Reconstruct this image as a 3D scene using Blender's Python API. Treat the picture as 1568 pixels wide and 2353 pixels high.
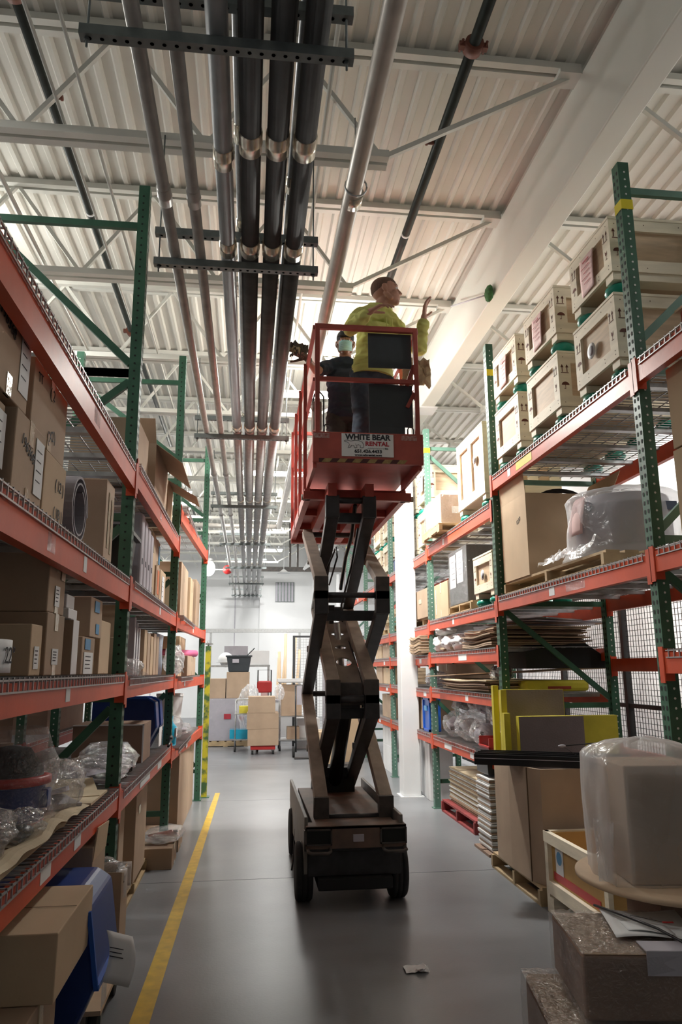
import bpy, bmesh, math, random
from mathutils import Vector, Matrix, Euler, noise
random.seed(11)
PI = math.pi
for o in list(bpy.data.objects): bpy.data.objects.remove(o)
S = bpy.context.scene
COL = S.collection

# ---------------------------------------------------------------- camera
H = 1.6
cam_d = bpy.data.cameras.new('camera')
cam_d.sensor_fit = 'VERTICAL'; cam_d.sensor_height = 24.0
cam_d.lens = 24.0 * 1700.0 / 2353.0
cam_d.clip_start = 0.05; cam_d.clip_end = 200
cam = bpy.data.objects.new('camera', cam_d); COL.objects.link(cam)
R = Matrix(((0.99263, -0.01943, -0.11963), (-0.12105, -0.20756, -0.9707), (-0.00597, 0.97803, -0.20838)))
cam.matrix_world = Matrix.Translation((0, 0, H)) @ R.to_4x4()
S.camera = cam

# ---------------------------------------------------------------- world, lights, exposure
W = bpy.data.worlds.new('world'); S.world = W; W.use_nodes = True
W.node_tree.nodes['Background'].inputs[0].default_value = (0.75, 0.82, 1.0, 1)
W.node_tree.nodes['Background'].inputs[1].default_value = 0.15
S.view_settings.view_transform = 'Standard'; S.view_settings.look = 'None'
S.view_settings.gamma = 1.0; S.view_settings.use_curve_mapping = False
S.view_settings.exposure = 0.0

def area(name, loc, rot, sx, sy, power, color=(1, 0.97, 0.9), spread=180):
    l = bpy.data.lights.new(name, 'AREA'); l.shape = 'RECTANGLE'; l.size = sx; l.size_y = sy
    l.energy = power; l.color = color; l.spread = math.radians(spread)
    o = bpy.data.objects.new(name, l); COL.objects.link(o); o.location = loc; o.rotation_euler = rot
    return o
def point(name, loc, power, r=0.1, color=(1, 0.96, 0.88)):
    l = bpy.data.lights.new(name, 'POINT'); l.energy = power; l.shadow_soft_size = r; l.color = color
    o = bpy.data.objects.new(name, l); COL.objects.link(o); o.location = loc
    return o
DN = (0, 0, 0); UP = (PI, 0, 0)
# fluorescent strips hung between the joists: a big share shines up on the deck
area('lamp_strip_mid', (1.1, 8.0, 4.90), DN, .8, .15, 330, (1, 0.985, 0.92))
point('lamp_strip_glow', (.95, 8.3, 4.9), 70, 0.12, (1, 0.98, 0.90))
point('lamp_strip_mid', (0.9, 9.6, 5.45), 60, 0.12, (1, 0.98, 0.90))
for x, y, p in [(-4.2, 9.5, 50), (-4.2, 14.5, 110), (0.4, 14.0, 150), (0.4, 18.5, 190), (-3.5, 19, 170), (4.6, 14, 170),
                (4.6, 19, 140), (0.4, 23.5, 230), (-4, 24, 140), (4.6, 8.2, 190), (4.9, 3.2, 60)]:
    area('lamp_down', (x, y, 5.28), DN, 1.2, 0.15, p * 0.95, (1, 0.985, 0.95))
    area('lamp_up', (x, y, 5.36), UP, 1.2, 0.15, p * (0.10 if x < -2 else .22), (1, 0.985, 0.95))
# unseen fill lights, added at the left and behind the camera
point('fill_left_side', (-3.3, 6.7, 5.15), 150, .2, (1, 0.985, 0.93))  # added fill from the left, brightens the crate faces on the right rack
area('fill_left_high', (-3.3, 6.6, 5.3), DN, 1.2, 0.15, 200, (1, 0.985, 0.94))
area('fill_left_near', (-3.3, 3.6, 5.3), DN, 1.2, 0.15, 70, (1, 0.985, 0.94))
area('fill_rear', (0.4, -3.2, 5.2), DN, 1.2, 0.15, 2, (1, 0.93, 0.88))
area('fill_rear_up', (0.4, -2.2, 2.9), UP, 2.4, 1.0, 38, (1, 0.98, 0.94))  # added fill, washes the near ceiling; no fixture hangs here
area('fill_rear_left', (-5.0, -1.0, 3.2), UP, 2.4, 1.0, 38, (1, 0.98, 0.94))

# ---------------------------------------------------------------- materials
def newmat(name):
    m = bpy.data.materials.new(name); m.use_nodes = True
    return m, m.node_tree, m.node_tree.nodes['Principled BSDF']
def mat(name, col, rough=0.6, metal=0.0, var=0.12, scale=6.0, bump=0.0, bscale=40.0, col2=None, spec=0.5, stretch=(1, 1, 1), detail=4, coat=0, lo=0.3, hi=0.7):
    m, nt, b = newmat(name); N = nt.nodes; L = nt.links
    tc = N.new('ShaderNodeTexCoord'); mp = N.new('ShaderNodeMapping'); mp.inputs['Scale'].default_value = stretch
    L.new(tc.outputs['Object'], mp.inputs[0])
    nz = N.new('ShaderNodeTexNoise'); nz.inputs['Scale'].default_value = scale; nz.inputs['Detail'].default_value = detail
    L.new(mp.outputs[0], nz.inputs['Vector'])
    rp = N.new('ShaderNodeValToRGB'); rp.color_ramp.elements[0].position = lo; rp.color_ramp.elements[1].position = hi
    c2 = col2 if col2 else tuple(max(0, c * (1 - var * 2)) for c in col)
    rp.color_ramp.elements[0].color = (*c2, 1); rp.color_ramp.elements[1].color = (*col, 1)
    L.new(nz.outputs[0], rp.inputs[0]); L.new(rp.outputs[0], b.inputs['Base Color'])
    b.inputs['Roughness'].default_value = rough; b.inputs['Metallic'].default_value = metal
    b.inputs['Specular IOR Level'].default_value = spec
    if coat: b.inputs['Coat Weight'].default_value = coat
    if bump:
        n2 = N.new('ShaderNodeTexNoise'); n2.inputs['Scale'].default_value = bscale; n2.inputs['Detail'].default_value = 3
        L.new(mp.outputs[0], n2.inputs['Vector'])
        bp = N.new('ShaderNodeBump'); bp.inputs['Strength'].default_value = bump; bp.inputs['Distance'].default_value = 0.01
        L.new(n2.outputs[0], bp.inputs['Height']); L.new(bp.outputs[0], b.inputs['Normal'])
    return m
def emis(name, col, s):
    m, nt, b = newmat(name); b.inputs['Base Color'].default_value = (*col, 1)
    b.inputs['Emission Color'].default_value = (*col, 1); b.inputs['Emission Strength'].default_value = s
    return m
def film(name, tint=(0.9, 0.92, 0.95), clear=0.66, rough=0.12, bscale=16, bump=0.9, white=0.45):
    """thin plastic film: mostly clear face-on, hazier at glancing angles, crinkled glossy relief"""
    m, nt, b = newmat(name); N = nt.nodes; L = nt.links
    N.remove(b); out = N['Material Output']
    tr = N.new('ShaderNodeBsdfTransparent'); tr.inputs[0].default_value = (.97, .97, .98, 1)
    gl = N.new('ShaderNodeBsdfGlossy'); gl.inputs['Roughness'].default_value = rough
    df = N.new('ShaderNodeBsdfDiffuse'); df.inputs[0].default_value = (*tint, 1)
    tl = N.new('ShaderNodeBsdfTranslucent'); tl.inputs[0].default_value = (*tint, 1)
    tc = N.new('ShaderNodeTexCoord'); vz = N.new('ShaderNodeTexNoise'); vz.inputs['Scale'].default_value = bscale
    vz.inputs['Detail'].default_value = 3; vz.inputs['Distortion'].default_value = 1.2
    L.new(tc.outputs['Object'], vz.inputs['Vector'])
    bp = N.new('ShaderNodeBump'); bp.inputs['Strength'].default_value = bump; bp.inputs['Distance'].default_value = 0.03
    L.new(vz.outputs[0], bp.inputs['Height']); L.new(bp.outputs[0], gl.inputs['Normal'])
    md = N.new('ShaderNodeMixShader'); md.inputs[0].default_value = 0.45
    L.new(df.outputs[0], md.inputs[1]); L.new(tl.outputs[0], md.inputs[2])
    m1 = N.new('ShaderNodeMixShader'); m1.inputs[0].default_value = white
    L.new(gl.outputs[0], m1.inputs[1]); L.new(md.outputs[0], m1.inputs[2])
    lw = N.new('ShaderNodeLayerWeight'); lw.inputs['Blend'].default_value = 0.35
    ma = N.new('ShaderNodeMath'); ma.operation = 'MULTIPLY_ADD'; ma.use_clamp = True
    ma.inputs[1].default_value = 0.6 * (1 - clear) + .15; ma.inputs[2].default_value = (1 - clear) * .8
    L.new(lw.outputs['Facing'], ma.inputs[0])
    m2 = N.new('ShaderNodeMixShader'); L.new(ma.outputs[0], m2.inputs[0]); L.new(tr.outputs[0], m2.inputs[1]); L.new(m1.outputs[0], m2.inputs[2])
    L.new(m2.outputs[0], out.inputs[0])
    return m

M = {}
M['floor'] = mat('floor', (0.245, 0.255, 0.272), 0.33, 0, 0, 1.1, 0.06, 60, (0.175, 0.182, 0.196), 0.4, detail=8)
M['joint'] = mat('joint', (0.06, 0.06, 0.06), 0.9)
M['line'] = mat('line', (0.78, 0.50, 0.02), 0.5, 0, 0.15, 12)
M['wall'] = mat('wall', (0.86, 0.87, 0.88), 0.75, 0, 0.02, 2)
M['wall_grey'] = mat('wall_grey', (0.30, 0.30, 0.30), 0.8, 0, 0.02, 2)
M['deck'] = mat('deck', (0.69, 0.675, 0.62), 0.6, 0, 0.03, 3)
M['joist'] = mat('joist', (0.72, 0.72, 0.67), 0.55, 0, 0.05, 5)
M['girder'] = mat('girder', (0.74, 0.75, 0.70), 0.5, 0, 0.02, 1.5)
M['column'] = mat('column', (0.82, 0.83, 0.84), 0.5, 0, 0.04, 3)
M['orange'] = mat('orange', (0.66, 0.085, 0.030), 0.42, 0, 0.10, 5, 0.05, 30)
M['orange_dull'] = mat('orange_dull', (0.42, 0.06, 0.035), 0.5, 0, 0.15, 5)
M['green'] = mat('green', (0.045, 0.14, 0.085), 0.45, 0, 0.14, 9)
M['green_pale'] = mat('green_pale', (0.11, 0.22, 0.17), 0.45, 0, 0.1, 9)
M['dark'] = mat('dark', (0.012, 0.015, 0.014), 0.8)
M['pale'] = mat('pale', (0.75, 0.77, 0.75), 0.7)
M['galv'] = mat('galv', (0.55, 0.56, 0.57), 0.35, 0.75, 0.12, 22)
M['galv_dark'] = mat('galv_dark', (0.20, 0.225, 0.225), 0.42, 0.5, 0.12, 18)
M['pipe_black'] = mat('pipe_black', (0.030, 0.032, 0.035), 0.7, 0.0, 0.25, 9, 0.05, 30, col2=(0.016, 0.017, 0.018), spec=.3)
M['pipe_mid_haze'] = mat('pipe_mid_haze', (0.10, 0.097, 0.093), 0.5, 0.1, 0.2, 9)  # black pipe lightened: reflected light and haze put into the colour
M['pipe_far_haze'] = mat('pipe_far_haze', (0.34, 0.34, 0.34), 0.45, 0.2, 0.1, 9)  # far runs paler still, again reflection and haze in the colour
M['pipe_grey'] = mat('pipe_grey', (0.24, 0.26, 0.275), 0.45, 0.15, 0.1, 8)
M['pipe_tan'] = mat('pipe_tan', (0.44, 0.425, 0.40), 0.38, 0.3, 0.12, 10)
M['pipe_silver'] = mat('pipe_silver', (0.62, 0.58, 0.53), 0.38, 0.3, 0.1, 7)
M['band'] = mat('band', (0.75, 0.70, 0.60), 0.25, 0.8, 0.1, 20)
M['sprinkler'] = mat('sprinkler', (0.035, 0.045, 0.040), 0.45, 0.2, 0.2, 10)
M['coupling'] = mat('coupling', (0.22, 0.07, 0.045), 0.6, 0.0, 0.2, 10)
M['card'] = mat('card', (0.50, 0.37, 0.265), 0.85, 0, 0.07, 4, 0.04, 90)
M['card2'] = mat('card2', (0.42, 0.305, 0.215), 0.85, 0, 0.08, 4, 0.04, 90)
M['card3'] = mat('card3', (0.59, 0.44, 0.29), 0.85, 0, 0.06, 4, 0.04, 90)
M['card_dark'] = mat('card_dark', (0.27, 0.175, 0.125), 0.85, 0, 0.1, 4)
M['kraft'] = mat('kraft', (0.60, 0.49, 0.33), 0.8, 0, 0.06, 9, 0.3, 22)
M['tape'] = mat('tape', (0.62, 0.52, 0.36), 0.18, 0, 0.1, 30, 0.25, 50)
M['seam'] = mat('seam', (0.16, 0.10, 0.06), 0.9)
M['paper'] = mat('paper', (0.80, 0.81, 0.82), 0.7, 0, 0.03, 8)
M['pink'] = mat('pink', (0.78, 0.52, 0.50), 0.7, 0, 0.03, 8)
M['hotpink'] = mat('hotpink', (0.75, 0.18, 0.36), 0.6)
M['ink'] = mat('ink', (0.03, 0.03, 0.04), 0.7)
M['brownink'] = mat('brownink', (0.17, 0.055, 0.035), 0.8)
M['redink'] = mat('redink', (0.45, 0.03, 0.05), 0.6)
M['bluetape'] = mat('bluetape', (0.10, 0.34, 0.62), 0.5)
M['orangepaper'] = mat('orangepaper', (0.85, 0.25, 0.10), 0.6)
M['foam'] = mat('foam', (0.36, 0.34, 0.37), 0.75, 0, 0.08, 6, 0.1, 60)
M['foam_light'] = mat('foam_light', (0.52, 0.50, 0.56), 0.7, 0, 0.06, 6)
M['foamface'] = mat('foamface', (0.30, 0.245, 0.245), 0.8, 0, 0.12, 3, 0.25, 70)
M['yellow'] = mat('yellow', (0.72, 0.62, 0.06), 0.7, 0, 0.08, 9)
M['yellowtape'] = mat('yellowtape', (0.85, 0.72, 0.02), 0.5)
M['white'] = mat('white', (0.80, 0.81, 0.82), 0.6, 0, 0.03, 5)
M['blue'] = mat('blue', (0.012, 0.045, 0.24), 0.35, 0, 0.1, 5)
M['blue2'] = mat('blue2', (0.02, 0.12, 0.55), 0.35, 0, 0.1, 5)
M['cyan'] = mat('cyan', (0.02, 0.40, 0.62), 0.15, 0, 0.1, 5)
M['red'] = mat('red', (0.55, 0.03, 0.03), 0.4, 0, 0.1, 5)
M['palletred'] = mat('palletred', (0.33, 0.05, 0.05), 0.75, 0, 0.2, 12)
M['black'] = mat('black', (0.012, 0.012, 0.014), 0.35, 0, 0.1, 5)
M['blackmatte'] = mat('blackmatte', (0.02, 0.02, 0.022), 0.8, 0, 0.1, 5)
M['ply'] = mat('ply', (0.66, 0.49, 0.33), 0.7, 0, 0.13, 5, 0.08, 30, stretch=(1, 1, 7))
M['board'] = mat('board', (0.88, 0.79, 0.62), 0.7, 0, 0.09, 4, 0.08, 30, stretch=(1, 1, 6))
M['pallet'] = mat('pallet', (0.52, 0.38, 0.22), 0.8, 0, 0.15, 8, 0.1, 30)
M['plywarm'] = mat('plywarm', (0.58, 0.36, 0.13), 0.7, 0, 0.1, 5, 0.08, 30)
M['teal'] = mat('teal', (0.01, 0.30, 0.22), 0.3, 0, 0.05, 5)
M['steel'] = mat('steel', (0.11, 0.095, 0.085), 0.5, 0.2, 0.2, 14, col2=(0.06, 0.055, 0.055))
M['steel_tan'] = mat('steel_tan', (0.36, 0.29, 0.24), 0.55, 0.1, 0.25, 9, col2=(0.22, 0.185, 0.16))
M['steel_black'] = mat('steel_black', (0.055, 0.055, 0.06), 0.45, 0.2, 0.2, 14)
M['rust'] = mat('rust', (0.24, 0.15, 0.11), 0.6, 0.1, 0, 5, col2=(0.12, 0.09, 0.075))
M['liftred'] = mat('liftred', (0.47, 0.10, 0.08), 0.42, 0, 0.14, 7)
M['liftgrey'] = mat('liftgrey', (0.24, 0.23, 0.21), 0.5, 0.1, 0.12, 7)
M['rubber'] = mat('rubber', (0.035, 0.036, 0.038), 0.85, 0, 0.2, 10, 0.15, 50)
M['panel'] = mat('panel', (0.045, 0.055, 0.065), 0.55, 0, 0.05, 20)
M['skin'] = mat('skin', (0.46, 0.24, 0.17), 0.55, 0, 0.05, 12)
M['skin2'] = mat('skin2', (0.33, 0.17, 0.12), 0.55, 0, 0.05, 12)
M['hair'] = mat('hair', (0.17, 0.095, 0.065), 0.8, 0, 0.2, 120)
M['hivis'] = mat('hivis', (0.66, 0.68, 0.22), 0.85, 0, 0.08, 7, 0.12, 25)
M['jeans'] = mat('jeans', (0.07, 0.095, 0.13), 0.85, 0, 0.2, 9, 0.12, 25)
M['navy'] = mat('navy', (0.012, 0.02, 0.042), 0.85, 0, 0.15, 9, 0.1, 25)
M['maskblue'] = mat('maskblue', (0.45, 0.75, 0.85), 0.75)
M['glove'] = mat('glove', (0.16, 0.14, 0.12), 0.9, 0, 0.2, 20)
M['film'] = film('film', clear=.70, rough=.08, bscale=22, bump=1.0, white=.22)
M['film_milky'] = film('film_milky', (0.93, 0.94, 0.95), 0.60, 0.22, 9, 0.6, 0.72)
M['film_thin'] = film('film_thin', (0.93, 0.93, 0.92), 0.84, 0.1, 34, 0.9, 0.25)
M['lampglow'] = emis('lampglow', (1, 0.98, 0.92), 14)
M['lampglow2'] = emis('lampglow2', (1, 0.98, 0.95), 7)
M['wire'] = mat('wire', (0.50, 0.51, 0.52), 0.4, 0.6, 0.1, 20)
M['mesh'] = mat('mesh', (0.05, 0.055, 0.06), 0.6)

# ---------------------------------------------------------------- mesh builder
class MB:
    def __init__(s): s.v = []; s.f = []; s.sm = []
    def add(s, vs, fs, smooth=False):
        n = len(s.v); s.v += [tuple(v) for v in vs]; s.f += [tuple(n + i for i in f) for f in fs]; s.sm += [smooth] * len(fs)
        return s
    def box(s, x0, x1, y0, y1, z0, z1, T=None):
        vs = [Vector(p) for p in ((x0, y0, z0), (x1, y0, z0), (x1, y1, z0), (x0, y1, z0), (x0, y0, z1), (x1, y0, z1), (x1, y1, z1), (x0, y1, z1))]
        if T: vs = [T @ v for v in vs]
        return s.add(vs, [(0, 3, 2, 1), (4, 5, 6, 7), (0, 1, 5, 4), (1, 2, 6, 5), (2, 3, 7, 6), (3, 0, 4, 7)])
    def frame(s, p, q, up=(0, 0, 1)):
        p = Vector(p); q = Vector(q); d = (q - p); L = d.length; d.normalize()
        u = Vector(up); a = u.cross(d)
        if a.length < 1e-4: a = Vector((1, 0, 0)).cross(d)
        a.normalize(); b = d.cross(a)
        return p, q, d, a, b, L
    def bar(s, p, q, w, h, up=(0, 0, 1)):
        p, q, d, a, b, L = s.frame(p, q, up)
        vs = [e + a * (i * w / 2) + b * (j * h / 2) for e in (p, q) for i, j in ((-1, -1), (1, -1), (1, 1), (-1, 1))]
        return s.add(vs, [(3, 2, 1, 0), (4, 5, 6, 7), (0, 1, 5, 4), (1, 2, 6, 5), (2, 3, 7, 6), (3, 0, 4, 7)])
    def tube(s, p, q, r, n=12, r2=None, caps=True):
        p, q, d, a, b, L = s.frame(p, q); r2 = r if r2 is None else r2
        vs = [e + (a * math.cos(2 * PI * k / n) + b * math.sin(2 * PI * k / n)) * rr for e, rr in ((p, r), (q, r2)) for k in range(n)]
        fs = [(k, (k + 1) % n, n + (k + 1) % n, n + k) for k in range(n)]
        s.add(vs, fs, True)
        if caps:
            m = len(s.v) - 2 * n
            s.f += [tuple(m + k for k in reversed(range(n))), tuple(m + n + k for k in range(n))]; s.sm += [False, False]
        return s
    def path(s, pts, r, n=8):
        pts = [Vector(p) for p in pts]; rings = []
        prev = None
        for i, p in enumerate(pts):
            d = (pts[min(i + 1, len(pts) - 1)] - pts[max(i - 1, 0)]).normalized()
            if prev is None:
                a = Vector((0, 0, 1)).cross(d)
                if a.length < 1e-3: a = Vector((1, 0, 0)).cross(d)
            else: a = prev - d * prev.dot(d)
            a.normalize(); prev = a; b = d.cross(a)
            rings.append([p + (a * math.cos(2 * PI * k / n) + b * math.sin(2 * PI * k / n)) * r for k in range(n)])
        vs = [v for rg in rings for v in rg]; fs = []
        for i in range(len(pts) - 1):
            for k in range(n): fs.append((i * n + k, i * n + (k + 1) % n, (i + 1) * n + (k + 1) % n, (i + 1) * n + k))
        fs += [tuple(reversed(range(n))), tuple((len(pts) - 1) * n + k for k in range(n))]
        return s.add(vs, fs, True)
    def lathe(s, prof, c=(0, 0, 0), n=20, axis='z', T=None):
        vs = []
        for r, z in prof:
            for k in range(n):
                a = 2 * PI * k / n; x, y = r * math.cos(a), r * math.sin(a)
                v = {'z': (x, y, z), 'x': (z, x, y), 'y': (x, z, y)}[axis]
                v = Vector(v) + Vector(c); vs.append(T @ v if T else v)
        m = len(prof)
        fs = [(i * n + k, i * n + (k + 1) % n, (i + 1) * n + (k + 1) % n, (i + 1) * n + k) for i in range(m - 1) for k in range(n)]
        s.add(vs, fs, True)
        b = len(s.v) - len(vs)
        if prof[0][0] > 1e-4: s.f.append(tuple(b + k for k in range(n))); s.sm.append(False)
        if prof[-1][0] > 1e-4: s.f.append(tuple(b + (m - 1) * n + k for k in range(n))); s.sm.append(False)
        return s
    def prism(s, poly, ext, T=None):
        """poly: list of 3-D points, ext: vector"""
        n = len(poly); e = Vector(ext); vs = [Vector(p) for p in poly] + [Vector(p) + e for p in poly]
        if T: vs = [T @ v for v in vs]
        return s.add(vs, [tuple(range(n)), tuple(range(2 * n - 1, n - 1, -1))] + [(k, k + n, (k + 1) % n + n, (k + 1) % n) for k in range(n)])
    def ell(s, c, r, T=None, nu=16, nv=10, fn=None):
        vs = []
        for j in range(nv + 1):
            t = PI * j / nv
            for i in range(nu):
                a = 2 * PI * i / nu
                d = Vector((math.sin(t) * math.cos(a), math.sin(t) * math.sin(a), math.cos(t)))
                k = fn(d) if fn else 1.0
                v = Vector((d.x * r[0] * k, d.y * r[1] * k, d.z * r[2] * k))
                v = (T @ v if T else v) + Vector(c); vs.append(v)
        fs = [(j * nu + i, (j + 1) * nu + i, (j + 1) * nu + (i + 1) % nu, j * nu + (i + 1) % nu) for j in range(nv) for i in range(nu)]
        return s.add(vs, fs, True)
    def cap(s, p, q, r1, r2, n=14):
        p, q, d, a, b, L = s.frame(p, q)
        rings = []
        for k in range(5):
            t = PI / 2 * (1 - k / 4); rings.append((p - d * r1 * math.sin(t), max(1e-4, r1 * math.cos(t))))
        for k in range(5):
            t = PI / 2 * k / 4; rings.append((q + d * r2 * math.sin(t), max(1e-4, r2 * math.cos(t))))
        vs = [c + (a * math.cos(2 * PI * k / n) + b * math.sin(2 * PI * k / n)) * r for c, r in rings for k in range(n)]
        fs = [(i * n + k, i * n + (k + 1) % n, (i + 1) * n + (k + 1) % n, (i + 1) * n + k) for i in range(9) for k in range(n)]
        fs += [tuple(reversed(range(n))), tuple(9 * n + k for k in range(n))]
        return s.add(vs, fs, True)
    def grid(s, fn, nu, nv, smooth=True):
        vs = [Vector(fn(i / nu, j / nv)) for j in range(nv + 1) for i in range(nu + 1)]
        fs = [(j * (nu + 1) + i, j * (nu + 1) + i + 1, (j + 1) * (nu + 1) + i + 1, (j + 1) * (nu + 1) + i) for j in range(nv) for i in range(nu)]
        return s.add(vs, fs, smooth)
    def mesh(s, name, off=None):
        me = bpy.data.meshes.new(name)
        vs = s.v if off is None else [(a - off[0], b - off[1], c - off[2]) for a, b, c in s.v]
        me.from_pydata(vs, [], s.f); me.polygons.foreach_set('use_smooth', s.sm); me.update()
        return me
def obj(name, mb, m, parent=None, world=False, bevel=0, kind=None, label=None, solid=0):
    """world=True: the builder's points are world points; they are re-based on the parent's origin"""
    off = None
    if world and parent is not None:
        p = parent; off = Vector((0, 0, 0))
        while p is not None: off += p.location; p = p.parent
    me = mb if isinstance(mb, bpy.types.Mesh) else mb.mesh(name, off)
    if not me.materials: me.materials.append(M[m] if isinstance(m, str) else m)
    o = bpy.data.objects.new(name, me); COL.objects.link(o)
    if parent is not None: o.parent = parent
    if bevel:
        b = o.modifiers.new('bevel', 'BEVEL'); b.width = bevel; b.segments = 2; b.limit_method = 'ANGLE'
    if solid:
        b = o.modifiers.new('solid', 'SOLIDIFY'); b.thickness = solid; b.offset = 0
    if kind: o['kind'] = kind
    if label: o['label'] = label
    return o
def thing(name, label, cat, loc=(0, 0, 0), rotz=0, group=None):
    o = bpy.data.objects.new(name, None); COL.objects.link(o); o.empty_display_size = 0.1
    o.location = loc; o.rotation_euler = (0, 0, rotz); o['label'] = label; o['category'] = cat
    if group: o['group'] = group
    return o
def tag(o, label, cat, group=None):
    o['label'] = label; o['category'] = cat
    if group: o['group'] = group
    return o
def struct(name, mb, m, **k): return obj(name, mb, m, kind='structure', **k)
def dup(root, loc, label, rotz=None, group=None):
    r = root.copy(); COL.objects.link(r); r.location = loc; r['label'] = label
    if rotz is not None: r.rotation_euler = (0, 0, rotz)
    if group: r['group'] = group
    for ch in list(root.children):
        c = ch.copy(); COL.objects.link(c); c.parent = r
        for g in list(ch.children):
            d = g.copy(); COL.objects.link(d); d.parent = c
    return r
DG = None
def textmesh(txt, size, bold=0.0, align='CENTER'):
    cu = bpy.data.curves.new('text', 'FONT'); cu.body = txt; cu.size = size; cu.align_x = align; cu.align_y = 'CENTER'
    cu.offset = bold; cu.extrude = 0.0006; cu.resolution_u = 3
    o = bpy.data.objects.new('text', cu); COL.objects.link(o)
    dg = bpy.context.evaluated_depsgraph_get(); me = bpy.data.meshes.new_from_object(o.evaluated_get(dg))
    bpy.data.objects.remove(o); bpy.data.curves.remove(cu)
    return me
# face frames: text is written in XY; these carry it on to a -Y or a -X face
FY = Matrix(((1, 0, 0), (0, 0, -1), (0, 1, 0)))       # reads towards -Y (the camera)
FX = Matrix(((0, 0, -1), (-1, 0, 0), (0, 1, 0)))      # on a -X face (right racks, seen from the aisle)
FXp = Matrix(((0, 0, 1), (1, 0, 0), (0, 1, 0)))       # on a +X face (left racks, seen from the aisle)
def text(name, txt, size, m, parent, loc, F=FY, bold=0.0, tilt=0.0, sx=1.0):
    me = textmesh(txt, size, bold)
    T = Matrix.Translation(loc) @ (F @ Matrix.Rotation(tilt, 3, 'Z')).to_4x4() @ Matrix.Diagonal((sx, 1, 1, 1))
    me.transform(T); me.materials.clear()
    return obj(name, me, m, parent)
def remesh(mb, voxel, smooth_it=3):
    me = mb.mesh('tmp'); o = bpy.data.objects.new('tmp', me); COL.objects.link(o)
    r = o.modifiers.new('r', 'REMESH'); r.mode = 'VOXEL'; r.voxel_size = voxel
    s = o.modifiers.new('s', 'SMOOTH'); s.factor = 0.5; s.iterations = smooth_it
    dg = bpy.context.evaluated_depsgraph_get(); m2 = bpy.data.meshes.new_from_object(o.evaluated_get(dg))
    bpy.data.objects.remove(o); m2.polygons.foreach_set('use_smooth', [True] * len(m2.polygons)); m2.materials.clear()
    return m2

# ================================================================ SETTING
fl = struct('floor', MB().box(-9, 7.5, -4, 27.4, -0.3, -0.02), 'joint')
ys = [-4, -1.0, 2.7, 6.30, 9.93, 13.5, 17.2, 21, 27.3]; xs = [-9, -4.6, 2.62, 7.5]
for i in range(len(ys) - 1):
    for j in range(3):
        obj('floor_slab', MB().box(xs[j] + .004, xs[j + 1] - .004, ys[i] + .004, ys[i + 1] - .004, -0.06, 0.0), 'floor', fl)
a = MB().prism([(-0.535, 3.0, 0.0003), (-0.437, 3.0, 0.0003), (-0.349, 10.56, 0.0003), (-0.412, 10.56, 0.0003)], (0, 0, 0.0012))
tag(obj('floor_line', a, 'line'), 'yellow painted line running along the concrete floor of the aisle', 'line')
# roof deck: one corrugated sheet
ZD = 6.0
def deckprof():
    pts = []; x = -9.0; p = 0.1524
    while x < 7.6:
        pts += [(x, ZD), (x + 0.036, ZD), (x + 0.054, ZD + 0.030), (x + 0.134, ZD + 0.030)]; x += p
    return pts
pts = deckprof(); mb = MB(); n = len(pts)
mb.add([(x, -4, z) for x, z in pts] + [(x, 27.4, z) for x, z in pts], [(i, i + 1, n + i + 1, n + i) for i in range(n - 1)])
mb.box(-9, 7.6, -4, 27.4, ZD + 0.12, ZD + 0.3)
struct('ceiling', mb, 'deck')
struct('wall_left', MB().box(-9.2, -9, -4.2, 27.4, -0.3, ZD + .3), 'wall')
struct('wall_right', MB().box(5.6, 5.8, -4.2, 27.4, -0.3, ZD + .3), 'wall')
struct('wall_rear', MB().box(-9.2, 7.6, -4.2, -4, -0.3, ZD + .3), 'wall_grey')
wf = struct('wall_far', MB().box(-9.2, 0.34, 27.0, 27.4, -0.3, ZD + .3).box(0.34, 7.6, 26.8, 27.4, -0.3, ZD + .3), 'wall')
for x in (-0.55, -3.4, 3.4): obj('wall_panel_joint', MB().box(x, x + .03, 26.99 if x < .3 else 26.79, 27.05, 0, ZD), 'foam_light', wf)
# girder and column
g = struct('trim_1', MB().box(2.37, 2.57, -4, 27, 5.27, 5.93), 'girder', bevel=0.012)
g['label'] = 'deep white girder running the length of the roof'
c = thing('column', 'white square steel column standing in the aisle beside the right rack', 'column', (2.11, 9.95, 0))
obj('shaft', MB().box(-.115, .115, -.13, .13, 0.012, 5.25), 'column', c, bevel=0.01)
obj('base_plate', MB().box(-.15, .15, -.16, .16, 0, .012), 'column', c)
obj('cap_plate', MB().box(-.15, .5, -.16, .16, 5.25, 5.27), 'column', c)
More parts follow.
